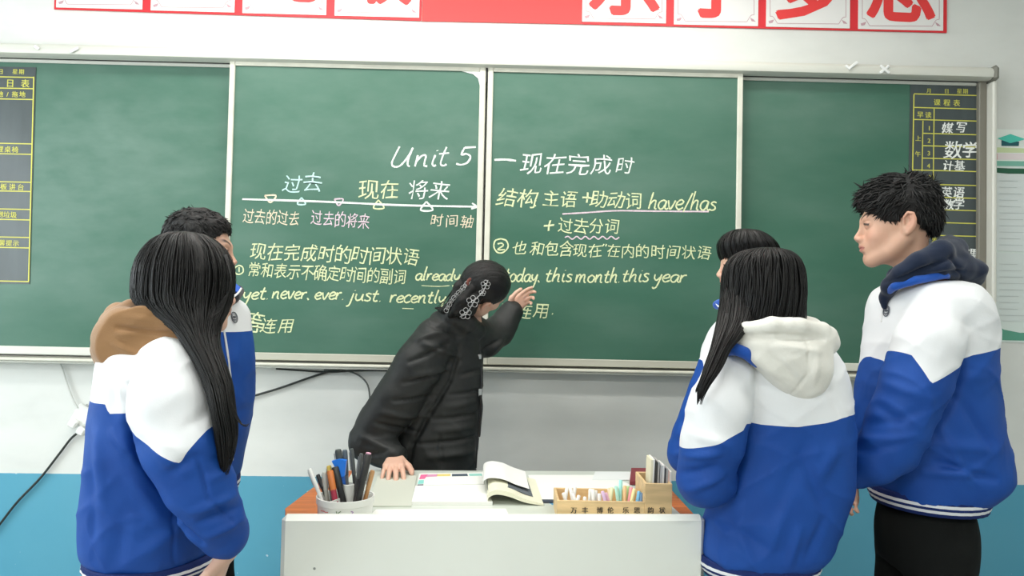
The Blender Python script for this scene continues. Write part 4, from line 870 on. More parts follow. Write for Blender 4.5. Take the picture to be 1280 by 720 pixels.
def make_person(label, H, sh, el, wr, hands, facing, pel=None, chest=None, female=False, smile=0.0, neck=None, skin=(.62, .375, .275), brow=1.0, foot_z=0.0, legs=None, nk=.046, hip=(.14, .13), ttop=.06, hres=.0028):
    """one continuous body: head, neck, trunk, arms with hands, legs with feet"""
    fx, fy = facing; q = math.hypot(fx, fy); f = np.array([fx/q, fy/q, 0]); rt = np.array([f[1], -f[0], 0]); o = H.o; top = o[2]+.125*H.k
    nb = np.array(neck) if neck is not None else np.array([o[0], o[1], o[2]-.19])-f*.035
    pl = np.array(pel) if pel is not None else np.array([nb[0], nb[1], top*.53])
    ch = np.array(chest) if chest is not None else (nb*.68+pl*.32)
    P = [H.w((0, 0, 0))]+[np.array(w) for w in wr]+[h_[0] for h_ in hands]; allp = np.array([o, nb, pl]+list(map(np.array, sh))+list(map(np.array, el))+list(map(np.array, wr)))
    hp = [pl+rt*s*.085+np.array([0, 0, -.03]) for s in (1, -1)]
    if legs: hp, kn, an = legs
    else: kn = [h_*[1, 1, 0]+rt*s*.01+f*.02+np.array([0, 0, top*.28]) for h_, s in zip(hp, (1, -1))]; an = [k_*[1, 1, 0]-f*.03+rt*s*.01+np.array([0, 0, .085]) for k_, s in zip(kn, (1, -1))]
    allp = np.concatenate([allp, np.array(hp), np.array(kn), np.array(an)])
    lo = allp.min(0)-.27; hi = allp.max(0)+.27; lo[2] = -.02; hi[2] = top+.05
    def rng(i): return [(o[i]-.15*H.k, o[i]+.15*H.k, hres)]+[(h_[0][i]-.04+min(0, h_[1][i])*.2, h_[0][i]+.04+max(0, h_[1][i])*.2, .0036) for h_ in hands if h_[3]]
    F = Field(lo, hi, .014, rng(0), rng(1), rng(2))
    F.tube([nb+f*.0, H.w((0, -.022, -.075)), H.w((0, -.02, -.03))], [nk*1.15, nk, nk], .03)
    F.tube([nb+(0, 0, -.02), ch, pl*.6+ch*.4, pl], [.052, .080, .075, .085], .03, .03)
    for s, S in zip((1, -1), sh): F.tube([nb+(0, 0, -.03), np.array(S)], [.05, .045], .03); F.ell(ch*.6+np.array(S)*.4, (.055, .055, .07), None, .04)
    for S, E_, W_ in zip(sh, el, wr): F.tube([S, E_, W_], [.046, .036, .026], .02, .01)
    for h_, k_, a_, s in zip(hp, kn, an, (1, -1)):
        F.tube([pl+rt*s*.05, h_, k_, a_], [.072, .064, .046, .034], .03, .02); F.tube([a_-f*.03+(0, 0, -.055), a_+f*.07+(0, 0, -.055), a_+f*.15+(0, 0, -.06)], [.030, .030, .022], .02)
    add_head(F, H, female, smile, 1.0 if smile else 0.0)
    for (W_, d, n, fine, kw) in hands: hand(F, W_, d, n, **kw)
    V, Q = F.mesh(1); o_ = fmesh('person', V, Q, SKIN, None, {'Col': skin_cols(V, H, skin, brow, .0034 if smile else .0022)})
    tag(o_, label, 'person'); add_eyes(H, o_)
    # trousers and shoes
    T_ = Field(lo, hi, .011)
    T_.loft([(pl[2]+ttop, pl[0], pl[1], hip[0]-.012, hip[1]-.012), (pl[2]-.02, pl[0], pl[1], hip[0], hip[1]), (pl[2]-.12, pl[0], pl[1], hip[0]-.01, hip[1])], .02, 2.3, .02)
    for h_, k_, a_, s in zip(hp, kn, an, (1, -1)): T_.tube([h_+(0, 0, -.02), k_, a_+(0, 0, .0)], [max(.088, hip[0]*.66), .076, .066], .02, .02)
    T_.cut(lambda X, Y, Z: (.05-Z)+0*X+0*Y)
    V, Q = T_.mesh(2); N = normals(V, Q); V = V+N*(.006*vnoise(V*np.array([9, 9, 5])))[:,None]
    tr = fmesh('trousers', V, Q, cloth('trouser_black', (.0055, .0065, .006), .9, .2, .0), o_)
    for h_, s in zip(an, (1, -1)):
        S_ = Field(h_-.2, h_+.22, .008); S_.tube([h_-f*.045+(0, 0, -.045), h_+f*.06+(0, 0, -.05), h_+f*.16+(0, 0, -.055)], [.040, .042, .032], .02, .02); S_.tube([h_+(0, 0, -.02), h_-f*.02+(0, 0, .01)], [.045, .045], .02)
        S_.cut(lambda X, Y, Z: (.004-Z)+0*X+0*Y); V, Q = S_.mesh(1); fmesh('shoe', V, Q, cloth('shoe_white', (.6, .6, .58), .5, .1, 0), o_)
    return o_

def rows(tab, dist):
    """(py, xl, xr, half depth[, distance]) in picture pixels at a distance -> (z, cx, cy, rx, ry)"""
    out = []
    for r in tab:
        d = r[4] if len(r) > 4 else dist; a = at(r[1], r[0], d); b = at(r[2], r[0], d); out.append(((a[2]+b[2])/2, (a[0]+b[0])/2, (a[1]+b[1])/2, (b[0]-a[0])/2, r[3]))
    return out
def pts(L): return [at(*p) for p in L]
def crease(V, N, segs, side=-1):
    """folds: (x0,y0,x1,y1,dist,width,height) — a groove (negative) or ridge along a line, on the side facing the room"""
    D = np.zeros(len(V)); fac = np.clip(-N[:,1]*1.6+.25, 0, 1) if side == -1 else 1
    for x0, y0, x1, y1, d, w, h in segs:
        a = at(x0, y0, d)[[0, 2]]; b = at(x1, y1, d)[[0, 2]]; ba = b-a; p = V[:,[0, 2]]-a; t = np.clip(p@ba/(ba@ba), 0, 1); q = p-t[:,None]*ba
        r2 = (q**2).sum(1)/w**2; D += h*np.exp(-r2)*(.35+.65*np.sin(np.pi*np.clip(t*.9+.05, 0, 1)))
    return V+N*(D*fac)[:,None]
def yoke_line(V, L, d):
    """height above a seam drawn through picture points at a distance"""
    Q = np.array([at(x, y, d)[[0, 2]] for x, y in L]); o = np.argsort(Q[:,0]); return V[:,2]-np.interp(V[:,0], Q[o,0], Q[o,1])
def ring(name, rws, z_of, m, par, n=96, thick=.004, k=7):
    """a knitted band: closed ring following an ellipse, z range from z_of(angle)"""
    V = []; B = []; a = np.linspace(0, 2*math.pi, n, endpoint=False); (zt, cx, cy, rx, ry), (zb, cx2, cy2, rx2, ry2) = rws
    for i in range(k+1):
        t = i/k; c = .5-.5*math.cos(2*math.pi*t); X = cx+(cx2-cx)*t; Y = cy+(cy2-cy)*t
        rr = thick*(.4+c)+.0009*np.sin(a*60)
        V.append(np.stack([X+(rx+(rx2-rx)*t+rr)*np.cos(a), Y+(ry+(ry2-ry)*t+rr)*np.sin(a), (zt+(zb-zt)*t)+z_of(a)], 1)); B.append(np.full(n, t))
    for t in (1, 0):
        X = cx+(cx2-cx)*t; Y = cy+(cy2-cy)*t; V.append(np.stack([X+(rx+(rx2-rx)*t-.012)*np.cos(a), Y+(ry+(ry2-ry)*t-.012)*np.sin(a), (zt+(zb-zt)*t)+z_of(a)], 1)); B.append(np.full(n, 0. if t == 0 else 1.))
    V = np.concatenate(V); m_ = k+3; F = []
    for i in range(m_):
        for j in range(n): F.append((i*n+j, ((i+1) % m_)*n+j, ((i+1) % m_)*n+(j+1) % n, i*n+(j+1) % n))
    return fmesh(name, V, np.array(F), m, par, {'band': np.concatenate(B)})
def cuff(c, d, r, L_, par, m=None, n=36):
    fr = frame(d); a = np.linspace(0, 2*math.pi, n, endpoint=False); V = []; B = []
    for i, (q, t) in enumerate(((r*.97, 0), (r, .15), (r*.98, .5), (r*.95, .9), (r*.90, 1), (r*.82, .9), (r*.85, 0))):
        V.append(np.array(c)+(q*(1+.02*np.sin(a*14)))[:,None]*(np.cos(a)[:,None]*fr[0]+np.sin(a)[:,None]*fr[1])+fr[2]*t*L_); B.append(np.full(n, t))
    V = np.concatenate(V); F = []
    for i in range(7):
        for j in range(n): F.append((i*n+j, i*n+(j+1) % n, ((i+1) % 7)*n+(j+1) % n, ((i+1) % 7)*n+j))
    return fmesh('cuff', V, np.array(F), m or HEM, par, {'band': np.concatenate(B)})

def long_hair(par, tab, seed=1, strands=520, flare=.004, ends=.12):
    """hair falling in one lofted mass with strand ridges, plus loose strands lying on it; tab (py, xl, xr, dist, half depth)"""
    A = np.array([[*at((r[1]+r[2])/2, r[0], r[3]), abs(at(r[2], r[0], r[3])[0]-at(r[1], r[0], r[3])[0])/2, r[4]] for r in tab]); N_ = 110; D = crom(A, N_); n = 220
    a = np.linspace(0, 2*math.pi, n, endpoint=False); t = np.linspace(0, 1, N_)[:,None]; AA = a[None,:]+0*t; TT = t+0*a[None,:]
    nz = lambda fa, ft, o_: vnoise(np.stack([(np.cos(AA)*fa+o_).ravel(), (np.sin(AA)*fa+o_*1.7).ravel(), (TT*ft+seed).ravel()], 1)).reshape(AA.shape)
    R = (flare*nz(5, 2, 1)+.0032*nz(13, 2.5, 5)+.0018*nz(34, 3, 9))*np.clip(t*9, .15, 1)
    X = D[:,0:1]+(D[:,3:4]+R)*np.cos(AA); Y = D[:,1:2]+(D[:,4:5]+R)*np.sin(AA); Z = D[:,2:3]+0*AA-.0*t
    Z[-8:] += (.015*nz(12, 1, 4))[-8:]
    V = np.stack([X, Y, Z], 2).reshape(-1, 3); F = [(i*n+j, (i+1)*n+j, (i+1)*n+(j+1) % n, i*n+(j+1) % n) for i in range(N_-1) for j in range(n)]
    F = [tuple(f)[::-1] for f in F]
    rr = random.Random(seed); st = np.concatenate([np.repeat(0, 0), (AA*1.0).ravel()])
    # loose strands as thin tapered ribbons-with-volume (triangular tubes)
    VV = [V]; FF = [np.array(F)]; SS = [st]; base = len(V)
    for s_ in range(strands):
        a0 = rr.uniform(0, 2*math.pi); t0 = rr.uniform(.0, .35) if rr.random() < .7 else rr.uniform(.3, .7); t1 = min(1.0, t0+rr.uniform(.35, 1)); ex = rr.uniform(0, ends) if t1 > .95 else 0
        m = 16; tt = np.linspace(t0, t1, m); aa = a0+rr.uniform(-.25, .25)*(tt-t0)+.03*np.sin(tt*9+s_); g = D[np.clip((tt*(N_-1)).astype(int), 0, N_-1)]
        off = rr.uniform(.0005, .0045)*np.sin(np.clip((tt-t0)/(t1-t0), 0, 1)*math.pi)**.5+(.001)
        P = np.stack([g[:,0]+(g[:,3]+off)*np.cos(aa), g[:,1]+(g[:,4]+off)*np.sin(aa), g[:,2]-ex*np.clip((tt-.8)/.2, 0, 1)**2*.35], 1)
        w = rr.uniform(.0007, .0017)*np.sin(np.clip(np.linspace(.08, .97, m), 0, 1)*math.pi)**.6+.0001
        nn = np.stack([np.cos(aa), np.sin(aa), 0*aa], 1); tg = np.stack([-np.sin(aa), np.cos(aa), 0*aa], 1)
        ring_ = np.concatenate([P+tg*w[:,None]*1.6, P+nn*w[:,None], P-tg*w[:,None]*1.6])
        f = []
        for i in range(m-1):
            for q in range(3):
                q2 = (q+1) % 3; f.append((q*m+i+base, q*m+i+1+base, q2*m+i+1+base, q2*m+i+base))
        VV.append(ring_); FF.append(np.array(f)); SS.append(np.full(len(ring_), rr.uniform(0, 6.28))); base += len(ring_)
    V = np.concatenate(VV); F = np.concatenate(FF)
    bot = base
    return fmesh('hair', V, F, HAIR, par, {'strand': np.concatenate(SS)})

def short_hair(par, H, uline, comb, n=1500, seed=2, L=(.022, .045), cap=((0, -.010, .050), (.086, .103, .084)), vol=.012, lift=.55):
    k = H.k; F = Field(H.o-.17*k, H.o+.17*k, .0045)
    F.ell(H.w(cap[0]), np.array(cap[1])*k, H.B, .01); cap2 = ((0, -.012, .022), (.0825, .100, .082)); F.ell(H.w(cap2[0]), np.array(cap2[1])*k, H.B, .01); B = H.B; o = H.o
    def fn(X, Y, Z):
        f = ((X-o[0])*B[1][0]+(Y-o[1])*B[1][1]+(Z-o[2])*B[1][2])/k; u = ((X-o[0])*B[2][0]+(Y-o[1])*B[2][1]+(Z-o[2])*B[2][2])/k; return (np.interp(f, uline[0], uline[1])-u)*k
    F.cut(fn); V, Q = F.mesh(1); N = normals(V, Q); V = V+N*(.004*vnoise(V*90)+.003*vnoise(V*40))[:,None]
    VV = [V]; FF = [Q]; SS = [vnoise(V*30)*3]; base = len(V); rr = np.random.RandomState(seed); c = np.array(cap[0]); r = np.array(cap[1]); m = 6; cnt = 0
    while cnt < n:
        c, r = (np.array(v) for v in (cap if rr.rand() < .68 else cap2)); p = rr.randn(3); p /= np.linalg.norm(p); q = c+p*r*.98;
        if r[2] < .083 and q[2] > .05: continue
        lim = np.interp(q[1], uline[0], uline[1])
        if q[2] < lim-.002: continue
        cnt += 1; nn = p/r; nn /= np.linalg.norm(nn); cb = np.array(comb(q), float)+rr.randn(3)*.26; cb -= nn*(cb@nn)*.7; cb /= np.linalg.norm(cb)+1e-9
        near = np.clip((q[2]-lim)/.03, .35, 1); l = rr.uniform(*L)*near; P = [q-nn*.004]; d = nn*lift+cb*.8; d /= np.linalg.norm(d); grav = np.array([0, 0, -.25])
        for i in range(m-1): P.append(P[-1]+d*l/(m-1)); d = d+cb*.25+grav*.3-nn*.12; d /= np.linalg.norm(d)
        P = np.array([H.w(x) for x in P]); w = rr.uniform(.0016, .0034)*np.array([1, 1.05, .95, .75, .45, .08])*k; T = np.gradient(P, axis=0); T /= np.linalg.norm(T, axis=1)[:,None]
        s1 = np.cross(T, nn@B); s1 /= np.linalg.norm(s1, axis=1)[:,None]+1e-9; s2 = np.cross(T, s1); R_ = np.concatenate([P+s1*w[:,None], P-s2*w[:,None]*.7, P-s1*w[:,None], P+s2*w[:,None]*.7])
        f = [(a*m+i+base, ((a+1) % 4)*m+i+base, ((a+1) % 4)*m+i+1+base, a*m+i+1+base) for i in range(m-1) for a in range(4)]
        VV.append(R_); FF.append(np.array(f)); SS.append(np.full(len(R_), rr.rand()*6)); base += len(R_)
    return fmesh('hair', np.concatenate(VV), np.concatenate(FF), HAIR, par, {'strand': np.concatenate(SS)})
def field_for(L, pad=.2, h=.0065):
    L = np.array(L); return Field(L.min(0)-pad, L.max(0)+pad, h)
def finish(F, name, m, par, segs=(), noise=(.004, (7, 7, 4)), it=2, yoke=None, extra=None):
    V, Q = F.mesh(it); N = normals(V, Q)
    if noise: V = V+N*(noise[0]*vnoise(V*np.array(noise[1]))+noise[0]*.35*vnoise(V*np.array(noise[1])*2.7+5))[:,None]
    if noise:
        a_ = noise[0]; R1 = np.array([[.8, .1, .6], [-.2, 1, .1], [-.6, -.1, .8]]); Wp = V@R1*np.array([5.5, 5.5, 12])+.5*vnoise(V*6)[:,None]; Wq = V@R1.T*np.array([6, 6, 14])+9
        V = V+N*(a_*.75*((1-np.abs(vnoise(Wp)))**4-.3)+a_*.6*((1-np.abs(vnoise(Wq)))**5-.25))[:,None]
    if segs: V = crease(V, N, [(*q[:6], q[6]*1.35) for q in segs])
    if extra: V = extra(V, N)
    return fmesh(name, V, Q, m, par, {'yoke': yoke(V)} if yoke else None)
def line_on(name, P, r, m, par, n=6): return MB().tube(P, r, n).build(name, m, par, True)

from mathutils.bvhtree import BVHTree
def hitter(o):
    me = o.data; B = BVHTree.FromPolygons([v.co[:] for v in me.vertices], [p.vertices[:] for p in me.polygons])
    def hit(x, y, off=.002):
        d = Vector(ray(x, y)).normalized(); r = B.ray_cast(Vector(CAM), d)
        if r[0] is None: return None, None
        n = np.array(r[1]); n = n if n@np.array(d) < 0 else -n; return np.array(r[0])+n*off, n
    return hit
def emblem(cx, cy, hit, r, par):
    """round stitched badge with a ring and a small mark, sewn on the cloth"""
    c, n = hit(cx, cy, .003)
    if c is None: return
    fr = frame(n); k0, k1 = fr[0], fr[1]; g = MB()
    for rr, w in ((r, .0014), (r*.72, .0007)):
        a = np.linspace(0, 2*math.pi, 28); g.tube(c+rr*(np.cos(a)[:,None]*k0+np.sin(a)[:,None]*k1), w, 5)
    for q in ([(-.5, -.1), (-.2, .3), (.0, -.2), (.25, .25), (.5, -.05)], [(-.45, -.35), (0, -.5), (.45, -.3)]): g.tube(crom([c+r*(x*k0+z*k1) for x, z in q], 10), .0012, 5)
    return tag(g.build('emblem', mat('badge_ink', (.06, .07, .09), .7), par), 'round grey badge on the chest')
# ================================================================= boy at the right: profile to the left, smiling
def P1(x, y, d): return at(x, y, d)
H = Head(at(1123, 281, 2.15), basis((-.95, .29, -.05)), 1.05)
wrE = [P1(1066, 590, 2.05), P1(1064, 592, 2.25)]
E_ = make_person('tall boy at far right in blue and white school jacket, seen in profile, smiling', H,
    [P1(1165, 400, 2.00), P1(1150, 395, 2.33)], [P1(1113, 550, 1.99), P1(1100, 545, 2.33)], wrE,
    [(P1(1063, 593, 2.07), (-.4, .75, -.3), (.1, .3, -1), False, dict(side=1)), (P1(1061, 594, 2.24), (-.3, -.5, -.7), (.1, -.2, 1), False, dict(side=1))],
    (-1, .05), hres=.0021, pel=P1(1156, 655, 2.15), hip=(.125, .15), neck=P1(1152, 340, 2.15), smile=2.0, skin=(.66, .40, .285), nk=.053)
short_hair(E_, H, ([-.14, -.08, -.050, -.034, -.026, .008, .016, .045, .060, .078, .10, .15], [-.05, -.040, -.022, -.004, .022, .022, .000, .002, .014, .034, .056, .062]),
    lambda q: (.15*np.sign(q[0]), (.9 if q[1] > -.02 else -.3), (.1 if q[2] > .09 else (-.25 if q[1] > .05 else -.7))) if q[2] > .03 else (0, -.15, -1), n=2600, seed=5, L=(.022, .044), cap=((0, -.003, .054), (.086, .105, .089)), lift=.5)
RE = rows([(352, 1128, 1196, .14), (362, 1108, 1208, .175), (380, 1101, 1217, .20), (405, 1096, 1224, .20), (430, 1092, 1229, .195), (470, 1086, 1232, .19), (505, 1080, 1236, .19), (535, 1078, 1240, .19), (560, 1082, 1245, .19), (585, 1088, 1247, .19), (600, 1092, 1243, .185), (612, 1097, 1228, .175), (622, 1100, 1220, .165)], 2.15)
slE = pts([(1172, 392, 2.02), (1160, 430, 1.985), (1146, 480, 1.975), (1124, 530, 1.98), (1112, 556, 1.985)]); frE = pts([(1112, 556, 1.985), (1092, 574, 2.0), (1070, 587, 2.02)])
F = field_for(list(slE)+list(frE)+[at(1200, 620, 2.3), at(1090, 360, 2.0)], .19)
F.loft(RE, .01, 2.3, .03)
F.tube(pts([(1160, 392, 2.30), (1120, 450, 2.33), (1104, 520, 2.33), (1100, 552, 2.32)]), [.07, .075, .072, .066], .02); F.tube(pts([(1100, 552, 2.32), (1065, 588, 2.26)]), [.066, .05], .012)
F.tube(slE, [.072, .086, .088, .084, .078], .012, .01); F.tube(frE, [.076, .070, .052], .012, .01)
LE = [(1060, 436), (1104, 437), (1113, 441), (1127, 473), (1150, 463), (1192, 443), (1194, 442), (1240, 434)]
je = finish(F, 'school_jacket', JM, E_, segs=[
    (1193, 440, 1182, 495, 2.0, .010, -.014), (1182, 495, 1150, 548, 2.0, .010, -.014), (1115, 480, 1160, 500, 1.9, .014, .006), (1090, 540, 1150, 512, 1.9, .012, -.006), (1088, 556, 1140, 545, 1.9, .010, .007), (1080, 572, 1118, 560, 1.9, .008, -.006),
    (1150, 552, 1240, 560, 2.0, .016, .006), (1165, 575, 1235, 596, 2.0, .010, -.010), (1155, 590, 1215, 585, 2.0, .012, .009), (1195, 505, 1232, 560, 2.0, .014, -.007), (1190, 470, 1225, 470, 2.0, .02, .005),
    (1160, 520, 1200, 600, 2.0, .012, .006), (1120, 600, 1140, 575, 2.0, .012, .006), (1095, 500, 1130, 530, 1.9, .012, -.005), (1182, 400, 1215, 420, 2.0, .018, -.005), (1130, 395, 1165, 375, 2.0, .012, -.005)], noise=(.0055, (7, 7, 5)),
    yoke=lambda V: yoke_line(V, LE, 2.03))
z0 = at(1160, 616, 2.15)[2]
hE = ring('hem_band', (rows([(607, 1093, 1224, .175)], 2.15)[0], rows([(629, 1098, 1221, .165)], 2.15)[0]), lambda a: 0*a, HEM, je)
cuff(P1(1076, 583, 2.02), P1(1058, 593, 2.05)-P1(1076, 583, 2.02), .047, .045, je); cuff(P1(1070, 585, 2.27), P1(1052, 592, 2.25)-P1(1070, 585, 2.27), .045, .04, je)
# jacket collar and the navy hood lying over it
BLU = cloth('collar_blue', (.012, .085, .42), .65)
F = field_for(pts([(1105, 365, 2.15), (1205, 340, 2.15)]), .2, .005)
F.tube(pts([(1104, 371, 2.13), (1118, 358, 2.05), (1145, 350, 2.02), (1180, 343, 2.03), (1198, 345, 2.12), (1190, 342, 2.25), (1150, 345, 2.28), (1112, 362, 2.2)]), [.008, .012, .013, .013, .013, .013, .012, .01], .006); finish(F, 'collar', BLU, je, noise=None)
F = field_for(pts([(1105, 350, 2.15), (1220, 330, 2.15)]), .2, .005)
F.tube(pts([(1108, 372, 2.13), (1112, 358, 2.09), (1128, 343, 2.045), (1150, 328, 2.03), (1175, 315, 2.04), (1192, 312, 2.12), (1186, 308, 2.22), (1150, 322, 2.28), (1120, 345, 2.24), (1109, 366, 2.17)]), [.016, .020, .026, .030, .032, .034, .032, .028, .024, .016], .02, .01)
F.tube(pts([(1140, 345, 2.04), (1175, 333, 2.03), (1200, 336, 2.08), (1211, 345, 2.16), (1204, 335, 2.27)]), [.022, .030, .036, .037, .030], .012, .01)
F.ell(at(1201, 338, 2.17), (.040, .105, .034), None, .04)
F.tube(pts([(1188, 318, 2.07), (1206, 330, 2.09), (1218, 350, 2.12)]), [.026, .026, .020], .012, .01); F.tube(pts([(1104, 372, 2.12), (1106, 384, 2.12)]), [.012, .008], .01)
F.cut(lambda X, Y, Z: .062-np.sqrt(((X-H.w((0, -.03, -.1))[0])**2+(Y-H.w((0, -.03, -.1))[1])**2)+0*Z))
finish(F, 'navy_hood', cloth('hoodie_navy', (.010, .018, .042), .85), je, segs=[(1120, 352, 1190, 322, 2.0, .006, -.010), (1165, 345, 1215, 338, 2.0, .007, -.009), (1192, 322, 1222, 352, 2.0, .006, -.007)], noise=(.003, (14, 14, 10)))
def front_y(F_rows, x, z):
    A = np.array(sorted(F_rows)); cx, cy, rx, ry = [np.interp(z, A[:,0], A[:,i]) for i in (1, 2, 3, 4)]; q = max(0, 1-(abs(x-cx)/rx)**2.3); return cy-ry*q**(1/2.3)
hit = hitter(je); emblem(1109, 389, hit, .015, je)
MB().tube([hit(1102+x, y, .001)[0] for x, y in ((2, 382), (1, 392), (0, 402)) if hit(1102+x, y)[0] is not None], .0025, 6).build('zip', mat('zip_white', (.75, .76, .76), .4), je)

# ================================================================= girl at the right front, seen from behind
H = Head(at(953, 376, 1.97), basis((-.55, .83, -.02)), .97)
C_ = make_person('long-haired girl in cream hood and blue white jacket standing right of the desk, back turned', H,
    [P1(912, 478, 1.92), P1(1032, 472, 2.04)], [P1(884, 598, 1.93), P1(1040, 590, 2.0)], [P1(905, 590, 2.13), P1(975, 610, 2.14)],
    [(P1(908, 588, 2.15), (.7, .6, -.1), (0, .2, -1), False, {}), (P1(970, 612, 2.16), (-.8, .5, -.1), (0, .2, -1), False, dict(side=-1))],
    (-.4, .9), pel=P1(955, 740, 1.99), neck=P1(962, 430, 1.98), female=True)
RC_ = rows([(424, 938, 1026, .07), (436, 915, 1040, .10), (455, 900, 1050, .125), (480, 897, 1058, .14), (510, 900, 1061, .145), (540, 899, 1062, .145), (575, 896, 1062, .145), (605, 892, 1060, .145), (640, 886, 1051, .145), (665, 880, 1043, .14), (685, 877, 1034, .14), (697, 878, 1022, .132), (704, 884, 1012, .122)], 1.985)
slC = pts([(908, 474, 1.90), (900, 510, 1.875), (889, 552, 1.87), (880, 600, 1.89)]); F = field_for(list(slC)+[at(1040, 712, 2.1), at(900, 712, 2.1), at(900, 430, 1.98)], .19)
F.loft(RC_, .01, 2.35, .03); F.tube(slC, [.068, .079, .077, .070], .004, .01); F.tube(pts([(884, 600, 1.90), (892, 596, 2.0), (905, 590, 2.12)]), [.070, .060, .045], .01, .01)
F.tube(pts([(1026, 478, 2.02), (1034, 540, 2.02), (1028, 600, 2.02), (990, 612, 2.12)]), [.060, .060, .054, .042], .02)
LC = [(850, 559), (853, 558.5), (880, 550), (920, 533), (925, 526), (950, 530), (990, 531.5), (1030, 527), (1062, 520)]
jc = finish(F, 'school_jacket', JM, C_, segs=[
    (862, 575, 900, 565, 1.8, .010, .008), (855, 600, 895, 585, 1.8, .010, -.008), (865, 620, 905, 596, 1.8, .010, .008), (870, 545, 910, 556, 1.8, .012, .006),
    (925, 640, 945, 560, 1.85, .016, .006), (1020, 600, 1045, 560, 1.85, .018, .007), (1000, 570, 1030, 640, 1.85, .016, -.005), (915, 660, 965, 690, 1.85, .014, -.006), (960, 690, 985, 620, 1.85, .015, .005), (985, 706, 998, 660, 1.85, .010, .007), (940, 704, 925, 660, 1.85, .010, .006), (1010, 695, 1030, 650, 1.85, .012, -.006), (970, 640, 1010, 545, 1.85, .02, -.004), (1025, 480, 1045, 520, 1.9, .014, -.006)],
    noise=(.0055, (6, 6, 4)), yoke=lambda V: yoke_line(V, LC, 1.87))
ring('hem_band', (rows([(694, 877, 1022, .134)], 1.985)[0], rows([(716, 881, 1012, .124)], 1.985)[0]), lambda a: 0*a, HEM, jc, thick=.007)
F = field_for(pts([(915, 450, 1.85), (1035, 490, 1.85)]), .16, .005)
HC_ = rows([(404, 940, 1018, .045, 1.90), (412, 925, 1034, .062, 1.885), (428, 914, 1039, .072, 1.87), (446, 928, 1038, .068, 1.86), (462, 947, 1038, .062, 1.855), (478, 961, 1034, .055, 1.86), (490, 975, 1026, .045, 1.865), (500, 990, 1010, .03, 1.875)], 1.87)
F.loft(HC_, .01, 2.2, .02)
F.tube(pts([(911, 428, 1.90), (930, 411, 1.845), (965, 407, 1.815), (1000, 408, 1.815), (1026, 414, 1.84), (1036, 430, 1.88)]), [.018, .017, .018, .019, .020, .022], .016, .01)
F.tube(pts([(912, 426, 1.90), (925, 415, 2.0), (950, 405, 2.06), (990, 402, 2.05), (1012, 412, 1.98)]), [.03, .03, .028, .028, .034], .035, .02)
F.ell(at(1008, 416, 1.95), (.045, .09, .026), None, .04)
F.cut(lambda X, Y, Z: np.minimum(.062-np.sqrt((X-H.o[0])**2+(Y-H.o[1]-.0)**2)+0*Z, Z-at(960, 440, 1.97)[2]))
finish(F, 'cream_hood', cloth('hoodie_cream', (.78, .77, .71), .9), jc, segs=[(1008, 420, 1010, 465, 1.8, .003, -.004), (1010, 465, 995, 498, 1.8, .003, -.004), (925, 421, 975, 420, 1.8, .006, -.007), (975, 420, 1032, 424, 1.8, .006, -.007), (960, 440, 1000, 480, 1.8, .012, -.006), (935, 440, 975, 470, 1.8, .010, .006), (1020, 440, 1018, 480, 1.8, .010, .005), (975, 432, 1025, 440, 1.8, .008, .004)], noise=(.004, (12, 12, 9)))
F = field_for(pts([(920, 440, 1.9), (940, 430, 1.9)]), .1, .005); F.tube(pts([(905, 441, 1.90), (918, 436, 1.845), (932, 441, 1.83), (945, 455, 1.84)]), [.012, .016, .016, .010], .01); finish(F, 'collar', BLU, jc, noise=None)
long_hair(C_, [(309.5, 954, 964, 1.97, .01), (310.5, 944, 973, 1.97, .035), (314, 930, 984, 1.97, .065), (321, 918, 993, 1.97, .088), (330, 911, 998, 1.97, .10), (342, 907, 1001, 1.97, .105), (362, 905, 1003, 1.965, .105), (385, 903, 1002, 1.96, .10), (400, 900, 1001, 1.95, .085), (408, 897, 985, 1.93, .07)], seed=3, strands=420)
h2 = long_hair(C_, [(330, 918, 930, 1.99, .02), (352, 908, 937, 1.965, .04), (370, 904, 942, 1.945, .048), (385, 902, 941, 1.925, .050), (400, 900, 937, 1.895, .048), (418, 896, 926, 1.855, .038), (437, 891, 910, 1.825, .028), (455, 884, 902, 1.805, .022), (470, 879, 893, 1.79, .016), (483, 874, 883, 1.785, .008), (488, 872, 877, 1.785, .003)], seed=8, strands=160, flare=.002, ends=.1); h2.name = 'hair_lock'

# ================================================================= girl behind her, only face edge, hair and shoulder in view
H = Head(at(936, 332, 2.5), basis((-.97, .22, -.03)), .93)
D_ = make_person('girl with face in profile, mostly hidden behind the girl with the cream hood', H,
    [P1(915, 430, 2.44), P1(965, 430, 2.62)], [P1(862, 562, 2.43), P1(905, 565, 2.66)], [P1(892, 596, 2.36), P1(915, 596, 2.6)],
    [(P1(898, 597, 2.34), (.9, -.2, -.1), (0, .2, -1), False, {}), (P1(915, 596, 2.56), (.3, -.6, -.2), (0, .2, -1), False, dict(side=-1))],
    (-.95, .2), pel=P1(945, 640, 2.53), hip=(.12, .14), neck=P1(945, 392, 2.51), female=True, skin=(.72, .46, .34))
RD = rows([(390, 918, 960, .08), (400, 902, 975, .12), (415, 889, 990, .15), (440, 880, 1000, .16), (480, 873, 1003, .16), (520, 868, 1003, .16), (560, 868, 1003, .16), (600, 872, 1000, .155), (622, 880, 995, .15)], 2.52)
F = field_for(pts([(870, 620, 2.4), (860, 570, 2.4), (990, 400, 2.6)]), .2, .008); F.loft(RD, .01, 2.3, .03)
F.tube(pts([(906, 432, 2.42), (890, 490, 2.40), (868, 545, 2.40), (860, 568, 2.41)]), [.062, .074, .070, .064], .012, .01); F.tube(pts([(860, 568, 2.41), (892, 600, 2.34)]), [.064, .044], .012)
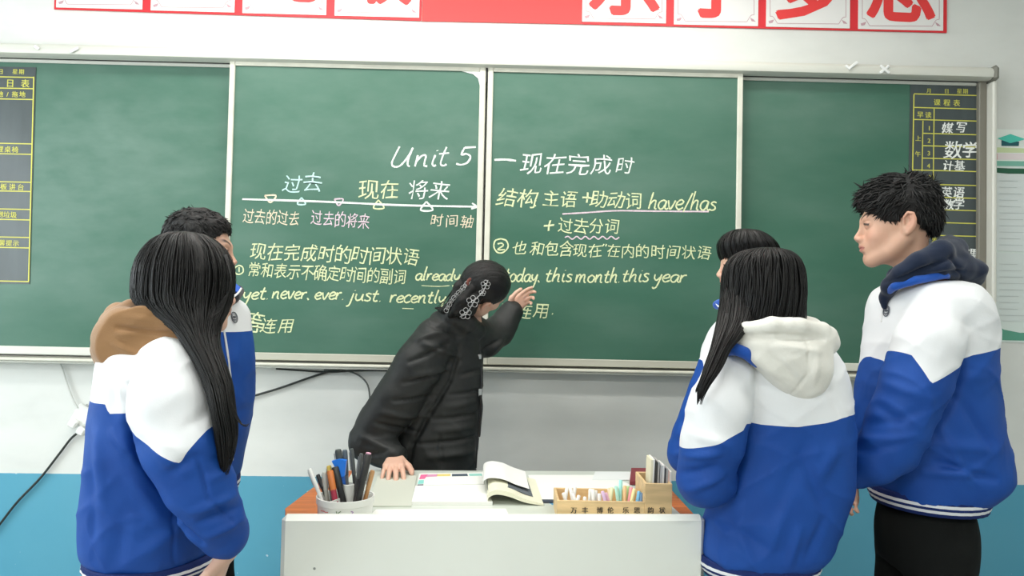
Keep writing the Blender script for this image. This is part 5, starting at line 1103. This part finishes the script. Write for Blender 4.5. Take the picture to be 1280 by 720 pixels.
jd = finish(F, 'school_jacket', JM, D_, segs=[(845, 570, 880, 555, 2.35, .01, .008), (845, 552, 870, 545, 2.35, .01, -.008), (857, 520, 880, 512, 2.35, .012, .006)], yoke=lambda V: np.maximum(yoke_line(V, [(850, 436), (872, 449), (874, 475), (900, 480), (1010, 470)], 2.45), (V[:,0]-at(874, 500, 2.42)[0])*(V[:,2] > at(880, 482, 2.42)[2])))
ring('hem_band', (rows([(606, 874, 997, .152)], 2.52)[0], rows([(628, 878, 992, .142)], 2.52)[0]), lambda a: 0*a, HEM, jd)
F = field_for(pts([(897, 380, 2.5), (960, 385, 2.5)]), .12, .006); F.tube(pts([(897, 381, 2.47), (906, 378, 2.42), (925, 380, 2.38), (955, 384, 2.42), (968, 384, 2.52), (950, 382, 2.62), (915, 380, 2.6), (900, 381, 2.53)]), .017, .01); finish(F, 'collar', BLU, jd, noise=None)
MB().tube(crom(pts([(894.5, 377.5, 2.46), (898, 383, 2.43), (905, 386, 2.39)]), 8), .003, 6).build('collar_trim', mat('zip_white', (.75, .76, .76), .4), jd)
long_hair(D_, [(286.5, 922, 942, 2.5, .02), (289, 913, 950, 2.5, .05), (295, 905, 960, 2.5, .075), (304, 899.5, 968, 2.5, .09), (313, 899, 972, 2.505, .094), (323, 902, 974, 2.51, .094), (333, 907, 975, 2.515, .09), (345, 910, 975, 2.52, .085), (362, 913, 975, 2.53, .078), (390, 918, 972, 2.54, .075), (420, 922, 970, 2.56, .06), (450, 930, 965, 2.6, .03)], seed=11, strands=200)

# ================================================================= girl at the left front, seen from behind and the side
H = Head(at(240, 357, 1.85), basis((.73, .68, -.04)), .98)
A_ = make_person('long-haired girl at far left in brown hood and blue white jacket, hand hanging down', H,
    [P1(212, 462, 1.72), P1(225, 458, 2.0)], [P1(248, 612, 1.70), P1(240, 605, 2.03)], [P1(284, 684, 1.74), P1(265, 690, 2.0)],
    [(P1(283, 686, 1.74), (-.28, .05, -1), (-.9, -.1, .25), True, dict(side=-1, curl=(.25, .3, .2), k=1.0)), (P1(262, 694, 2.0), (-.1, .05, -1), (-1, 0, 0), False, {})],
    (.85, .5), pel=P1(190, 748, 1.87), hip=(.13, .14), neck=P1(215, 425, 1.86), female=True, skin=(.66, .43, .33))
RA = rows([(424, 158, 240, .10), (434, 145, 247, .13), (450, 137, 254, .15), (475, 133, 262, .165), (507, 129.5, 262, .175), (550, 123, 262, .18), (590, 118, 266, .18), (640, 115, 270, .18), (668, 116, 270, .178), (684, 118, 268, .17), (696, 124, 262, .158)], 1.86)
slA = pts([(211, 462, 1.725), (214, 505, 1.70), (230, 560, 1.685), (250, 610, 1.69), (268, 648, 1.71), (280, 668, 1.73)]); F = field_for(list(slA)+[at(130, 720, 2.0), at(150, 440, 1.86)], .19)
F.loft(RA, .01, 2.3, .03); F.tube(slA, [.074, .090, .086, .078, .066, .058], .008, .01); F.tube(pts([(235, 460, 1.98), (245, 540, 2.02), (250, 610, 2.02), (265, 680, 2.0)]), [.068, .072, .064, .05], .02)
LA = [(100, 505), (128, 506), (134, 518), (161, 517), (163, 530), (205, 549), (243, 570.5), (269, 532), (290, 520)]
ja = finish(F, 'school_jacket', JM, A_, segs=[
    (163, 480, 165, 530, 1.7, .007, -.016), (165, 530, 182, 575, 1.7, .008, -.024), (182, 575, 210, 622, 1.7, .009, -.026), (210, 622, 258, 672, 1.7, .009, -.022), (248, 572, 260, 625, 1.62, .0035, -.005), (260, 625, 284, 668, 1.62, .0035, -.005),
    (200, 560, 232, 590, 1.62, .014, .007), (215, 590, 245, 570, 1.62, .010, -.007), (240, 640, 300, 622, 1.62, .010, .008), (246, 655, 300, 640, 1.62, .008, -.007), (262, 600, 292, 590, 1.62, .010, .007), (265, 575, 285, 585, 1.62, .009, -.006), (255, 675, 300, 658, 1.62, .008, .006),
    (138, 540, 150, 620, 1.75, .015, .006), (130, 580, 132, 690, 1.75, .016, -.006), (165, 590, 200, 650, 1.7, .015, .007), (148, 540, 170, 565, 1.7, .012, .008), (160, 640, 150, 700, 1.7, .018, -.006), (211, 628, 211, 715, 1.7, .003, -.004), (185, 690, 220, 660, 1.7, .016, .006), (150, 470, 162, 500, 1.7, .010, .008), (142, 480, 148, 515, 1.7, .012, -.006), (215, 470, 240, 530, 1.6, .02, .005), (230, 535, 262, 505, 1.6, .014, -.005)],
    noise=(.0055, (6, 6, 4)), yoke=lambda V: yoke_line(V, LA, 1.68))
ring('hem_band', (rows([(687, 118, 268, .174)], 1.86)[0], rows([(708, 123, 263, .162)], 1.86)[0]), lambda a: 0*a, HEM, ja, thick=.007)
F = field_for(pts([(120, 380, 1.85), (235, 465, 1.85)]), .13, .005)
F.tube(pts([(232, 420, 1.78), (208, 423, 1.71), (178, 426, 1.69), (154, 432, 1.72), (144, 438, 1.82), (147, 432, 1.93), (160, 420, 2.0)]), [.020, .034, .042, .046, .048, .044, .035], .03, .02)
F.tube(pts([(148, 440, 1.78), (144, 450, 1.79), (145, 458, 1.80)]), [.045, .034, .018], .03)
F.tube(pts([(228, 411, 1.78), (205, 404, 1.73), (175, 401, 1.715), (154, 404, 1.76), (145, 405, 1.86), (148, 396, 1.95), (190, 390, 2.02)]), [.018, .027, .032, .034, .034, .030, .026], .016, .02)
F.ell(at(164, 415, 1.83), (.075, .10, .05), None, .03)
F.tube(pts([(150, 396, 1.80), (162, 384, 1.84), (175, 378, 1.90)]), [.026, .022, .012], .02)
F.tube(pts([(172, 384, 1.93), (180, 386, 1.88)]), [.020, .022], .01)
F.cut(lambda X, Y, Z: .058-np.sqrt((X-at(222, 400, 1.86)[0])**2+(Y-at(222, 400, 1.86)[1])**2)+0*Z)
finish(F, 'brown_hood', cloth('hoodie_brown', (.30, .165, .075), .92, .35, .3), ja, segs=[(124, 410, 160, 415, 1.65, .005, -.008), (160, 415, 230, 420, 1.65, .005, -.010), (134, 396, 200, 404, 1.65, .006, .003), (122, 432, 160, 450, 1.65, .008, .005), (160, 425, 200, 440, 1.65, .010, -.005), (128, 420, 150, 418, 1.65, .008, .004)], noise=(.004, (11, 11, 9)))
long_hair(A_, [(290, 224, 240, 1.85, .02), (292.5, 212, 254, 1.85, .05), (299, 199, 266, 1.85, .08), (312, 186, 279, 1.85, .10), (332, 176, 287, 1.845, .115), (355, 172, 288, 1.84, .115), (378, 174, 284, 1.83, .108), (395, 198, 277, 1.80, .09), (412, 222, 269, 1.765, .065), (430, 234, 270, 1.735, .050), (450, 246, 276, 1.71, .040), (480, 259, 286, 1.68, .034), (510, 267, 290, 1.665, .030), (535, 271, 294, 1.66, .024), (552, 274, 292, 1.66, .014), (562, 278, 286, 1.66, .004)], seed=21, strands=620, ends=.16)
g = MB()
for k in range(5):
    g.tube(crom(pts([(280+k, 318, 1.82), (288+k*.5, 345+3*k, 1.78), (284-k, 372, 1.76), (276-k*2, 388+k, 1.74), (266-k, 395+k*2, 1.72)]), 14), [.0009]*13+[.0004], 4)
for k in range(5): g.tube(crom(pts([(276, 470, 1.68), (286+k, 505, 1.66), (296+2*k, 524+2*k, 1.655), (304+2*k, 533-k, 1.65)]), 14), [.0011]*12+[.0006, .0002], 4)
g.build('loose_strands', HAIR, A_, True)

# ================================================================= boy behind her
H = Head(at(250, 313, 2.35), basis((.985, .12, -.03)), 1.0)
B_ = make_person('short-haired boy standing behind the girl with the brown hood, collar open', H,
    [P1(245, 425, 2.20), P1(255, 420, 2.50)], [P1(243, 530, 2.18), P1(258, 525, 2.52)], [P1(256, 585, 2.22), P1(256, 585, 2.45)],
    [(P1(257, 590, 2.23), (.1, .5, -.8), (0, .2, -1), False, {}), (P1(256, 590, 2.43), (.1, -.3, -.8), (0, .2, -1), False, dict(side=-1))],
    (1, .05), pel=P1(245, 625, 2.35), hip=(.105, .14), neck=P1(248, 375, 2.35), skin=(.60, .37, .27))
short_hair(B_, H, ([-.14, -.08, -.050, -.032, -.022, .015, .026, .045, .080, .110, .15], [-.05, -.040, -.022, -.004, .022, .022, .010, .028, .060, .064, .066]),
    lambda q: (.1*np.sign(q[0]), (.9 if q[1] > -.02 else -.3), (.05 if q[2] > .09 else -.7)) if q[2] > .03 else (0, -.1, -1), n=1500, seed=9, L=(.016, .030), lift=.42)
RB = rows([(372, 232, 296, .11), (380, 222, 300, .15), (392, 216, 303, .185), (415, 213, 307, .19), (440, 212, 311, .185), (480, 212, 311.5, .18), (510, 213, 310, .18), (540, 215, 306, .18), (565, 217, 300, .175), (590, 220, 294, .165), (605, 224, 290, .16)], 2.35)
F = field_for(pts([(215, 600, 2.35), (305, 380, 2.35)]), .21, .008); F.loft(RB, .01, 2.3, .03); F.tube(pts([(245, 425, 2.20), (245, 530, 2.16), (255, 584, 2.22)]), [.07, .07, .045], .012)
jb = finish(F, 'school_jacket', JM, B_, segs=[(290, 440, 306, 480, 2.25, .012, .006), (292, 520, 308, 505, 2.25, .010, -.007), (290, 560, 303, 535, 2.25, .010, .006)], yoke=lambda V: yoke_line(V, [(200, 413), (270, 415), (312, 418.5)], 2.2))
ring('hem_band', (rows([(596, 220, 293, .168)], 2.35)[0], rows([(618, 223, 290, .155)], 2.35)[0]), lambda a: 0*a, HEM, jb)
hitB = hitter(jb); fyB = lambda x, y: hitB(x, y, .001)[0]
MB().tube(crom([fyB(*p) for p in ((277, 392), (280, 415), (284, 440), (287.5, 470), (291, 500), (294, 525), (293, 550), (290, 575))], 24), .0035, 6).build('zip', mat('zip_white', (.75, .76, .76), .4), jb)
hit = hitter(jb); emblem(292, 397, hit, .0165, jb)
def plate(name, poly, th, m, par):
    P = np.array(poly); n = np.cross(P[1]-P[0], P[2]-P[0]); n /= np.linalg.norm(n); return MB().prism(P-n*th/2, 0, n*th).build(name, m, par)
DK = cloth('lining_dark', (.020, .022, .028), .85)
F = field_for(pts([(255, 380, 2.3), (298, 360, 2.3)]), .12, .005)
F.tube(pts([(225, 372, 2.28), (250, 376, 2.20), (275, 382, 2.19), (291, 372, 2.24), (297, 364, 2.33), (290, 366, 2.44), (255, 370, 2.5), (222, 368, 2.42)]), .020, .01); F.tube(pts([(262, 378, 2.19), (277, 368, 2.20), (287, 360, 2.26)]), [.03, .030, .018], .012); finish(F, 'inner_collar', DK, jb, noise=None)
plate('collar', pts([(281, 344, 2.27), (301, 360.5, 2.25), (297, 366.5, 2.225), (276, 352, 2.24)]), .006, BLU, jb)
MB().tube(crom(pts([(301.5, 360.5, 2.245), (297, 367, 2.215), (285, 376, 2.175), (272, 387, 2.16)]), 10), .003, 6).build('collar_trim', mat('zip_white', (.75, .76, .76), .4), jb)

# ================================================================= the teacher leaning over the desk and pointing at the board
hr = np.array([.30, -.55, -.78]); hr /= np.linalg.norm(hr); hf = np.array([.74, .62, -.10]); hf -= hr*(hf@hr); hf /= np.linalg.norm(hf)
H = Head(at(603, 362, 2.80), np.array([hr, hf, np.cross(hr, hf)]), .97)
hb = (P1(637, 390, 3.13), (.62, .30, .62), (.35, -.85, -.1)); hdk = (P1(493, 573, 2.685), (.10, -.97, -.11), (.0, .11, -.99))
T_p = make_person('teacher in black puffer coat leaning on the desk, pointing at the board with one hand', H,
    [P1(545, 428, 2.82), P1(588, 428, 2.98)], [P1(464, 550, 2.775), P1(612, 422, 3.05)], [P1(486, 573, 2.73), P1(634, 394, 3.12)],
    [(*hdk, True, dict(side=1, curls=[(.12, .32, .25)]*4, spread=2.3, k=1.08, thumb=.1)), (*hb, True, dict(side=-1, curls=[(.35, .5, .3), (.5, .7, .5), (.7, .8, .6), (.8, .9, .6)], spread=.8, k=.92, thumb=.5))],
    (.8, .55), pel=P1(530, 640, 2.95), chest=P1(555, 470, 2.94), neck=P1(582, 398, 2.89), female=True, skin=(.70, .44, .33))
RT = rows([(398, 560, 594, .08, 2.89), (408, 542, 597, .125, 2.90), (424, 527, 600, .145, 2.915), (445, 514, 603, .145), (470, 505, 604, .15), (500, 495, 602, .155), (540, 488, 598, .16), (585, 478, 595, .165), (640, 468, 604, .17), (700, 462, 610, .175), (760, 458, 614, .175)], 2.93)
slT = pts([(545, 424, 2.80), (526, 455, 2.78), (500, 495, 2.775), (474, 530, 2.78), (462, 552, 2.775)]); frT = pts([(462, 552, 2.775), (478, 563, 2.74), (491, 572, 2.70)])
bdT = pts([(590, 418, 2.96), (606, 424, 3.02), (622, 415, 3.08), (640, 390, 3.125)])
F = field_for(list(slT)+list(bdT)+[at(500, 760, 2.93)], .19, .0068)
F.loft(RT, .01, 2.3, .03); F.tube(slT, [.084, .090, .088, .082, .076], .012, .01); F.tube(frT, [.076, .066, .050], .012, .01); F.tube(bdT, [.080, .074, .064, .046], .015, .01)
F.tube(pts([(549, 400, 2.84), (566, 396, 2.78), (583, 404, 2.79), (597, 414, 2.86), (600, 408, 2.95), (575, 396, 2.96)]), [.034, .040, .036, .030, .030, .034], .015, .01)
jt = finish(F, 'puffer_coat', mat('puffer_black', (.0145, .0165, .0160), .58, spec=.4, var=.15, vscale=20, bump=.3, bscale=60), T_p, segs=[
    (530, 430, 572, 447, 2.7, .012, .012), (512, 452, 560, 430, 2.7, .007, -.012), (520, 470, 575, 460, 2.7, .012, .008), (505, 478, 555, 468, 2.7, .006, -.011), (492, 500, 542, 498, 2.7, .006, -.011), (480, 516, 530, 524, 2.7, .012, .009), (470, 528, 520, 545, 2.7, .006, -.010), (450, 545, 500, 565, 2.7, .012, .008),
    (572, 440, 560, 480, 2.7, .008, -.010), (560, 480, 535, 520, 2.7, .008, -.014), (535, 520, 512, 560, 2.7, .009, -.016), (512, 560, 506, 590, 2.7, .009, -.014), (575, 470, 600, 465, 2.75, .008, -.009), (560, 495, 602, 492, 2.75, .007, -.010), (540, 525, 600, 522, 2.75, .007, -.010), (522, 556, 598, 552, 2.75, .007, -.010), (555, 510, 590, 506, 2.75, .014, .009), (545, 540, 590, 537, 2.75, .014, .009), (535, 572, 590, 570, 2.75, .014, .009),
    (455, 570, 490, 560, 2.7, .006, -.008), (600, 440, 625, 425, 2.95, .007, -.009), (612, 445, 632, 420, 2.95, .010, .006), (535, 405, 575, 420, 2.75, .008, -.007), (520, 425, 550, 415, 2.7, .010, .008), (548, 545, 552, 585, 2.75, .008, -.006)], noise=(.005, (9, 9, 9)))
fyT = lambda x, y, o_=-.003: at(x, y, 3.3+front_y(RT, at(x, y, 2.85)[0], at(x, y, 2.85)[2])+o_)
g = MB().tube(crom(pts([(598, 420, 2.88), (600.5, 450, 2.88), (601, 490, 2.87), (598, 530, 2.87), (595, 585, 2.87)]), 20), .0035, 6); g.build('zip', mat('coat_zip', (.03, .032, .034), .35), jt)
MB().box(P1(599, 494, 2.855)-(.003, .003, .004), P1(601.5, 488, 2.855)+(.003, .003, .006), .001).build('zip_slider', mat('clip_steel', (.5, .5, .5), .3, metal=.8), jt)
MB().tube(crom(pts([(600.5, 494, 2.85), (602, 510, 2.85), (600, 530, 2.85), (599, 546, 2.85)]), 12), [.0055]*10+[.005, .004], 8).build('zip_pull', mat('black_plastic', (.012, .013, .012), .4), jt)
MB().box(P1(598.5, 447, 2.86)-(.006, .004, .006), P1(600, 444, 2.86)+(.006, .004, .004), .002).build('snap', mat('clip_steel', (.5, .5, .5), .3, metal=.8), jt)
# hair: combed back into a low bun
F = Field(H.o-.2, H.o+.2, .0038); HB = H.B
F.ell(H.w((0, -.012, .040)), (.084, .100, .086), HB, .01)
def hl(X, Y, Z):
    f = (X-H.o[0])*HB[1][0]+(Y-H.o[1])*HB[1][1]+(Z-H.o[2])*HB[1][2]; u = (X-H.o[0])*HB[2][0]+(Y-H.o[1])*HB[2][1]+(Z-H.o[2])*HB[2][2]
    return np.interp(f, [-.13, -.07, -.035, -.02, .015, .03, .06, .09, .12], [-.060, -.055, -.035, -.002, .018, -.010, .02, .065, .075])-u
F.cut(hl)
bun = at(579, 378, 2.74)
F.ell(bun+(.01, .03, .005), (.045, .050, .062), basis((-.3, -.8, .1), (-.25, 0, 1)), .012); F.tube(pts([(596, 352, 2.735), (588, 362, 2.70), (578, 376, 2.69), (571, 388, 2.71), (563, 394, 2.74)]), [.018, .022, .024, .020, .012], .006, .005)
F.tube(pts([(606, 362, 2.73), (594, 374, 2.695), (583, 388, 2.70), (575, 396, 2.73)]), [.016, .021, .020, .010], .006, .005); F.tube(pts([(585, 345, 2.76), (574, 360, 2.735), (566, 378, 2.735), (556, 388, 2.76), (545, 385, 2.80)]), [.020, .022, .020, .014, .005], .006, .005)
V, Q = F.mesh(1); N = normals(V, Q); L_ = H.loc(V); V = V+N*(.0018*vnoise(np.stack([L_[:,0]*70, L_[:,1]*16, L_[:,2]*16], 1))+.0010*vnoise(np.stack([L_[:,0]*170, L_[:,1]*25, L_[:,2]*25], 1)))[:,None]
fmesh('hair', V, Q, HAIR, T_p, {'strand': L_[:,0]*26+L_[:,2]*9})
g = MB(); rr = random.Random(4)
for k in range(9):
    x = rr.uniform(556, 572); y = rr.uniform(362, 376); g.tube(crom(pts([(x+12, y-8, 2.75), (x, y+8, 2.745), (x-6, y+15, 2.77), (x-12-rr.uniform(0, 5), y+18+rr.uniform(-3, 3), 2.79)]), 10), [.0011]*8+[.0007, .0002], 4)
g.build('loose_strands', HAIR, T_p, True)
MB().tube([at(593+8.5*math.cos(t), 354+6*math.sin(t), 2.70+.012*math.cos(t)) for t in np.linspace(2.6, 6.9, 20)], .0065, 8).build('hair_tie', mat('scrunchie_brown', (.13, .035, .025), .8), T_p, True)
SIL = mat('silver_filigree', (.42, .42, .42), .35, metal=.6)
cl = empty('hair_clip', (0, 0, 0)); cl.parent = T_p
def loop(g, c, r, ax, bx, w=.0010, n=14): t = np.linspace(0, 2*math.pi, n); g.tube(c+r*(np.cos(t)[:,None]*ax+np.sin(t)[:,None]*bx), w, 5)
def flower(c, r, par):
    g = MB(); ax = np.array([1.0, 0, 0]); bx = np.array([0, .15, .98])
    for k in range(5): a = 2*math.pi*k/5+.3; loop(g, c+r*.62*(math.cos(a)*ax+math.sin(a)*bx)+(0, -.002, 0), r*.40, ax, bx)
    loop(g, c+(0, -.003, 0), r*.22, ax, bx, .0018); g.build('flower', SIL, par, True)
for x, y, r, d in ((607, 356, .017, 2.672), (603, 366, .012, 2.665), (591, 377, .022, 2.655), (582, 392, .021, 2.662)): flower(at(x, y, d), r, cl)
arm1 = pts([(593, 343, 2.71), (585, 353, 2.69), (576, 363, 2.685), (566, 374, 2.695), (558, 388, 2.72)]); g = MB().tube(crom(arm1, 24), .0016, 6)
for i, q in enumerate(crom(arm1, 15)): loop(g, q+(0, -.003, 0), .0065 if i % 2 else .0085, np.array([.8, 0, .6]), np.array([-.6, 0, .8]), .0012, 10)
g.build('comb_arm', SIL, cl, True)
arm2 = pts([(610, 350, 2.685), (604, 364, 2.665), (593, 376, 2.66), (584, 391, 2.665), (575, 396, 2.68)]); MB().tube(crom(arm2, 20), .0018, 6).build('comb_arm', SIL, cl, True)
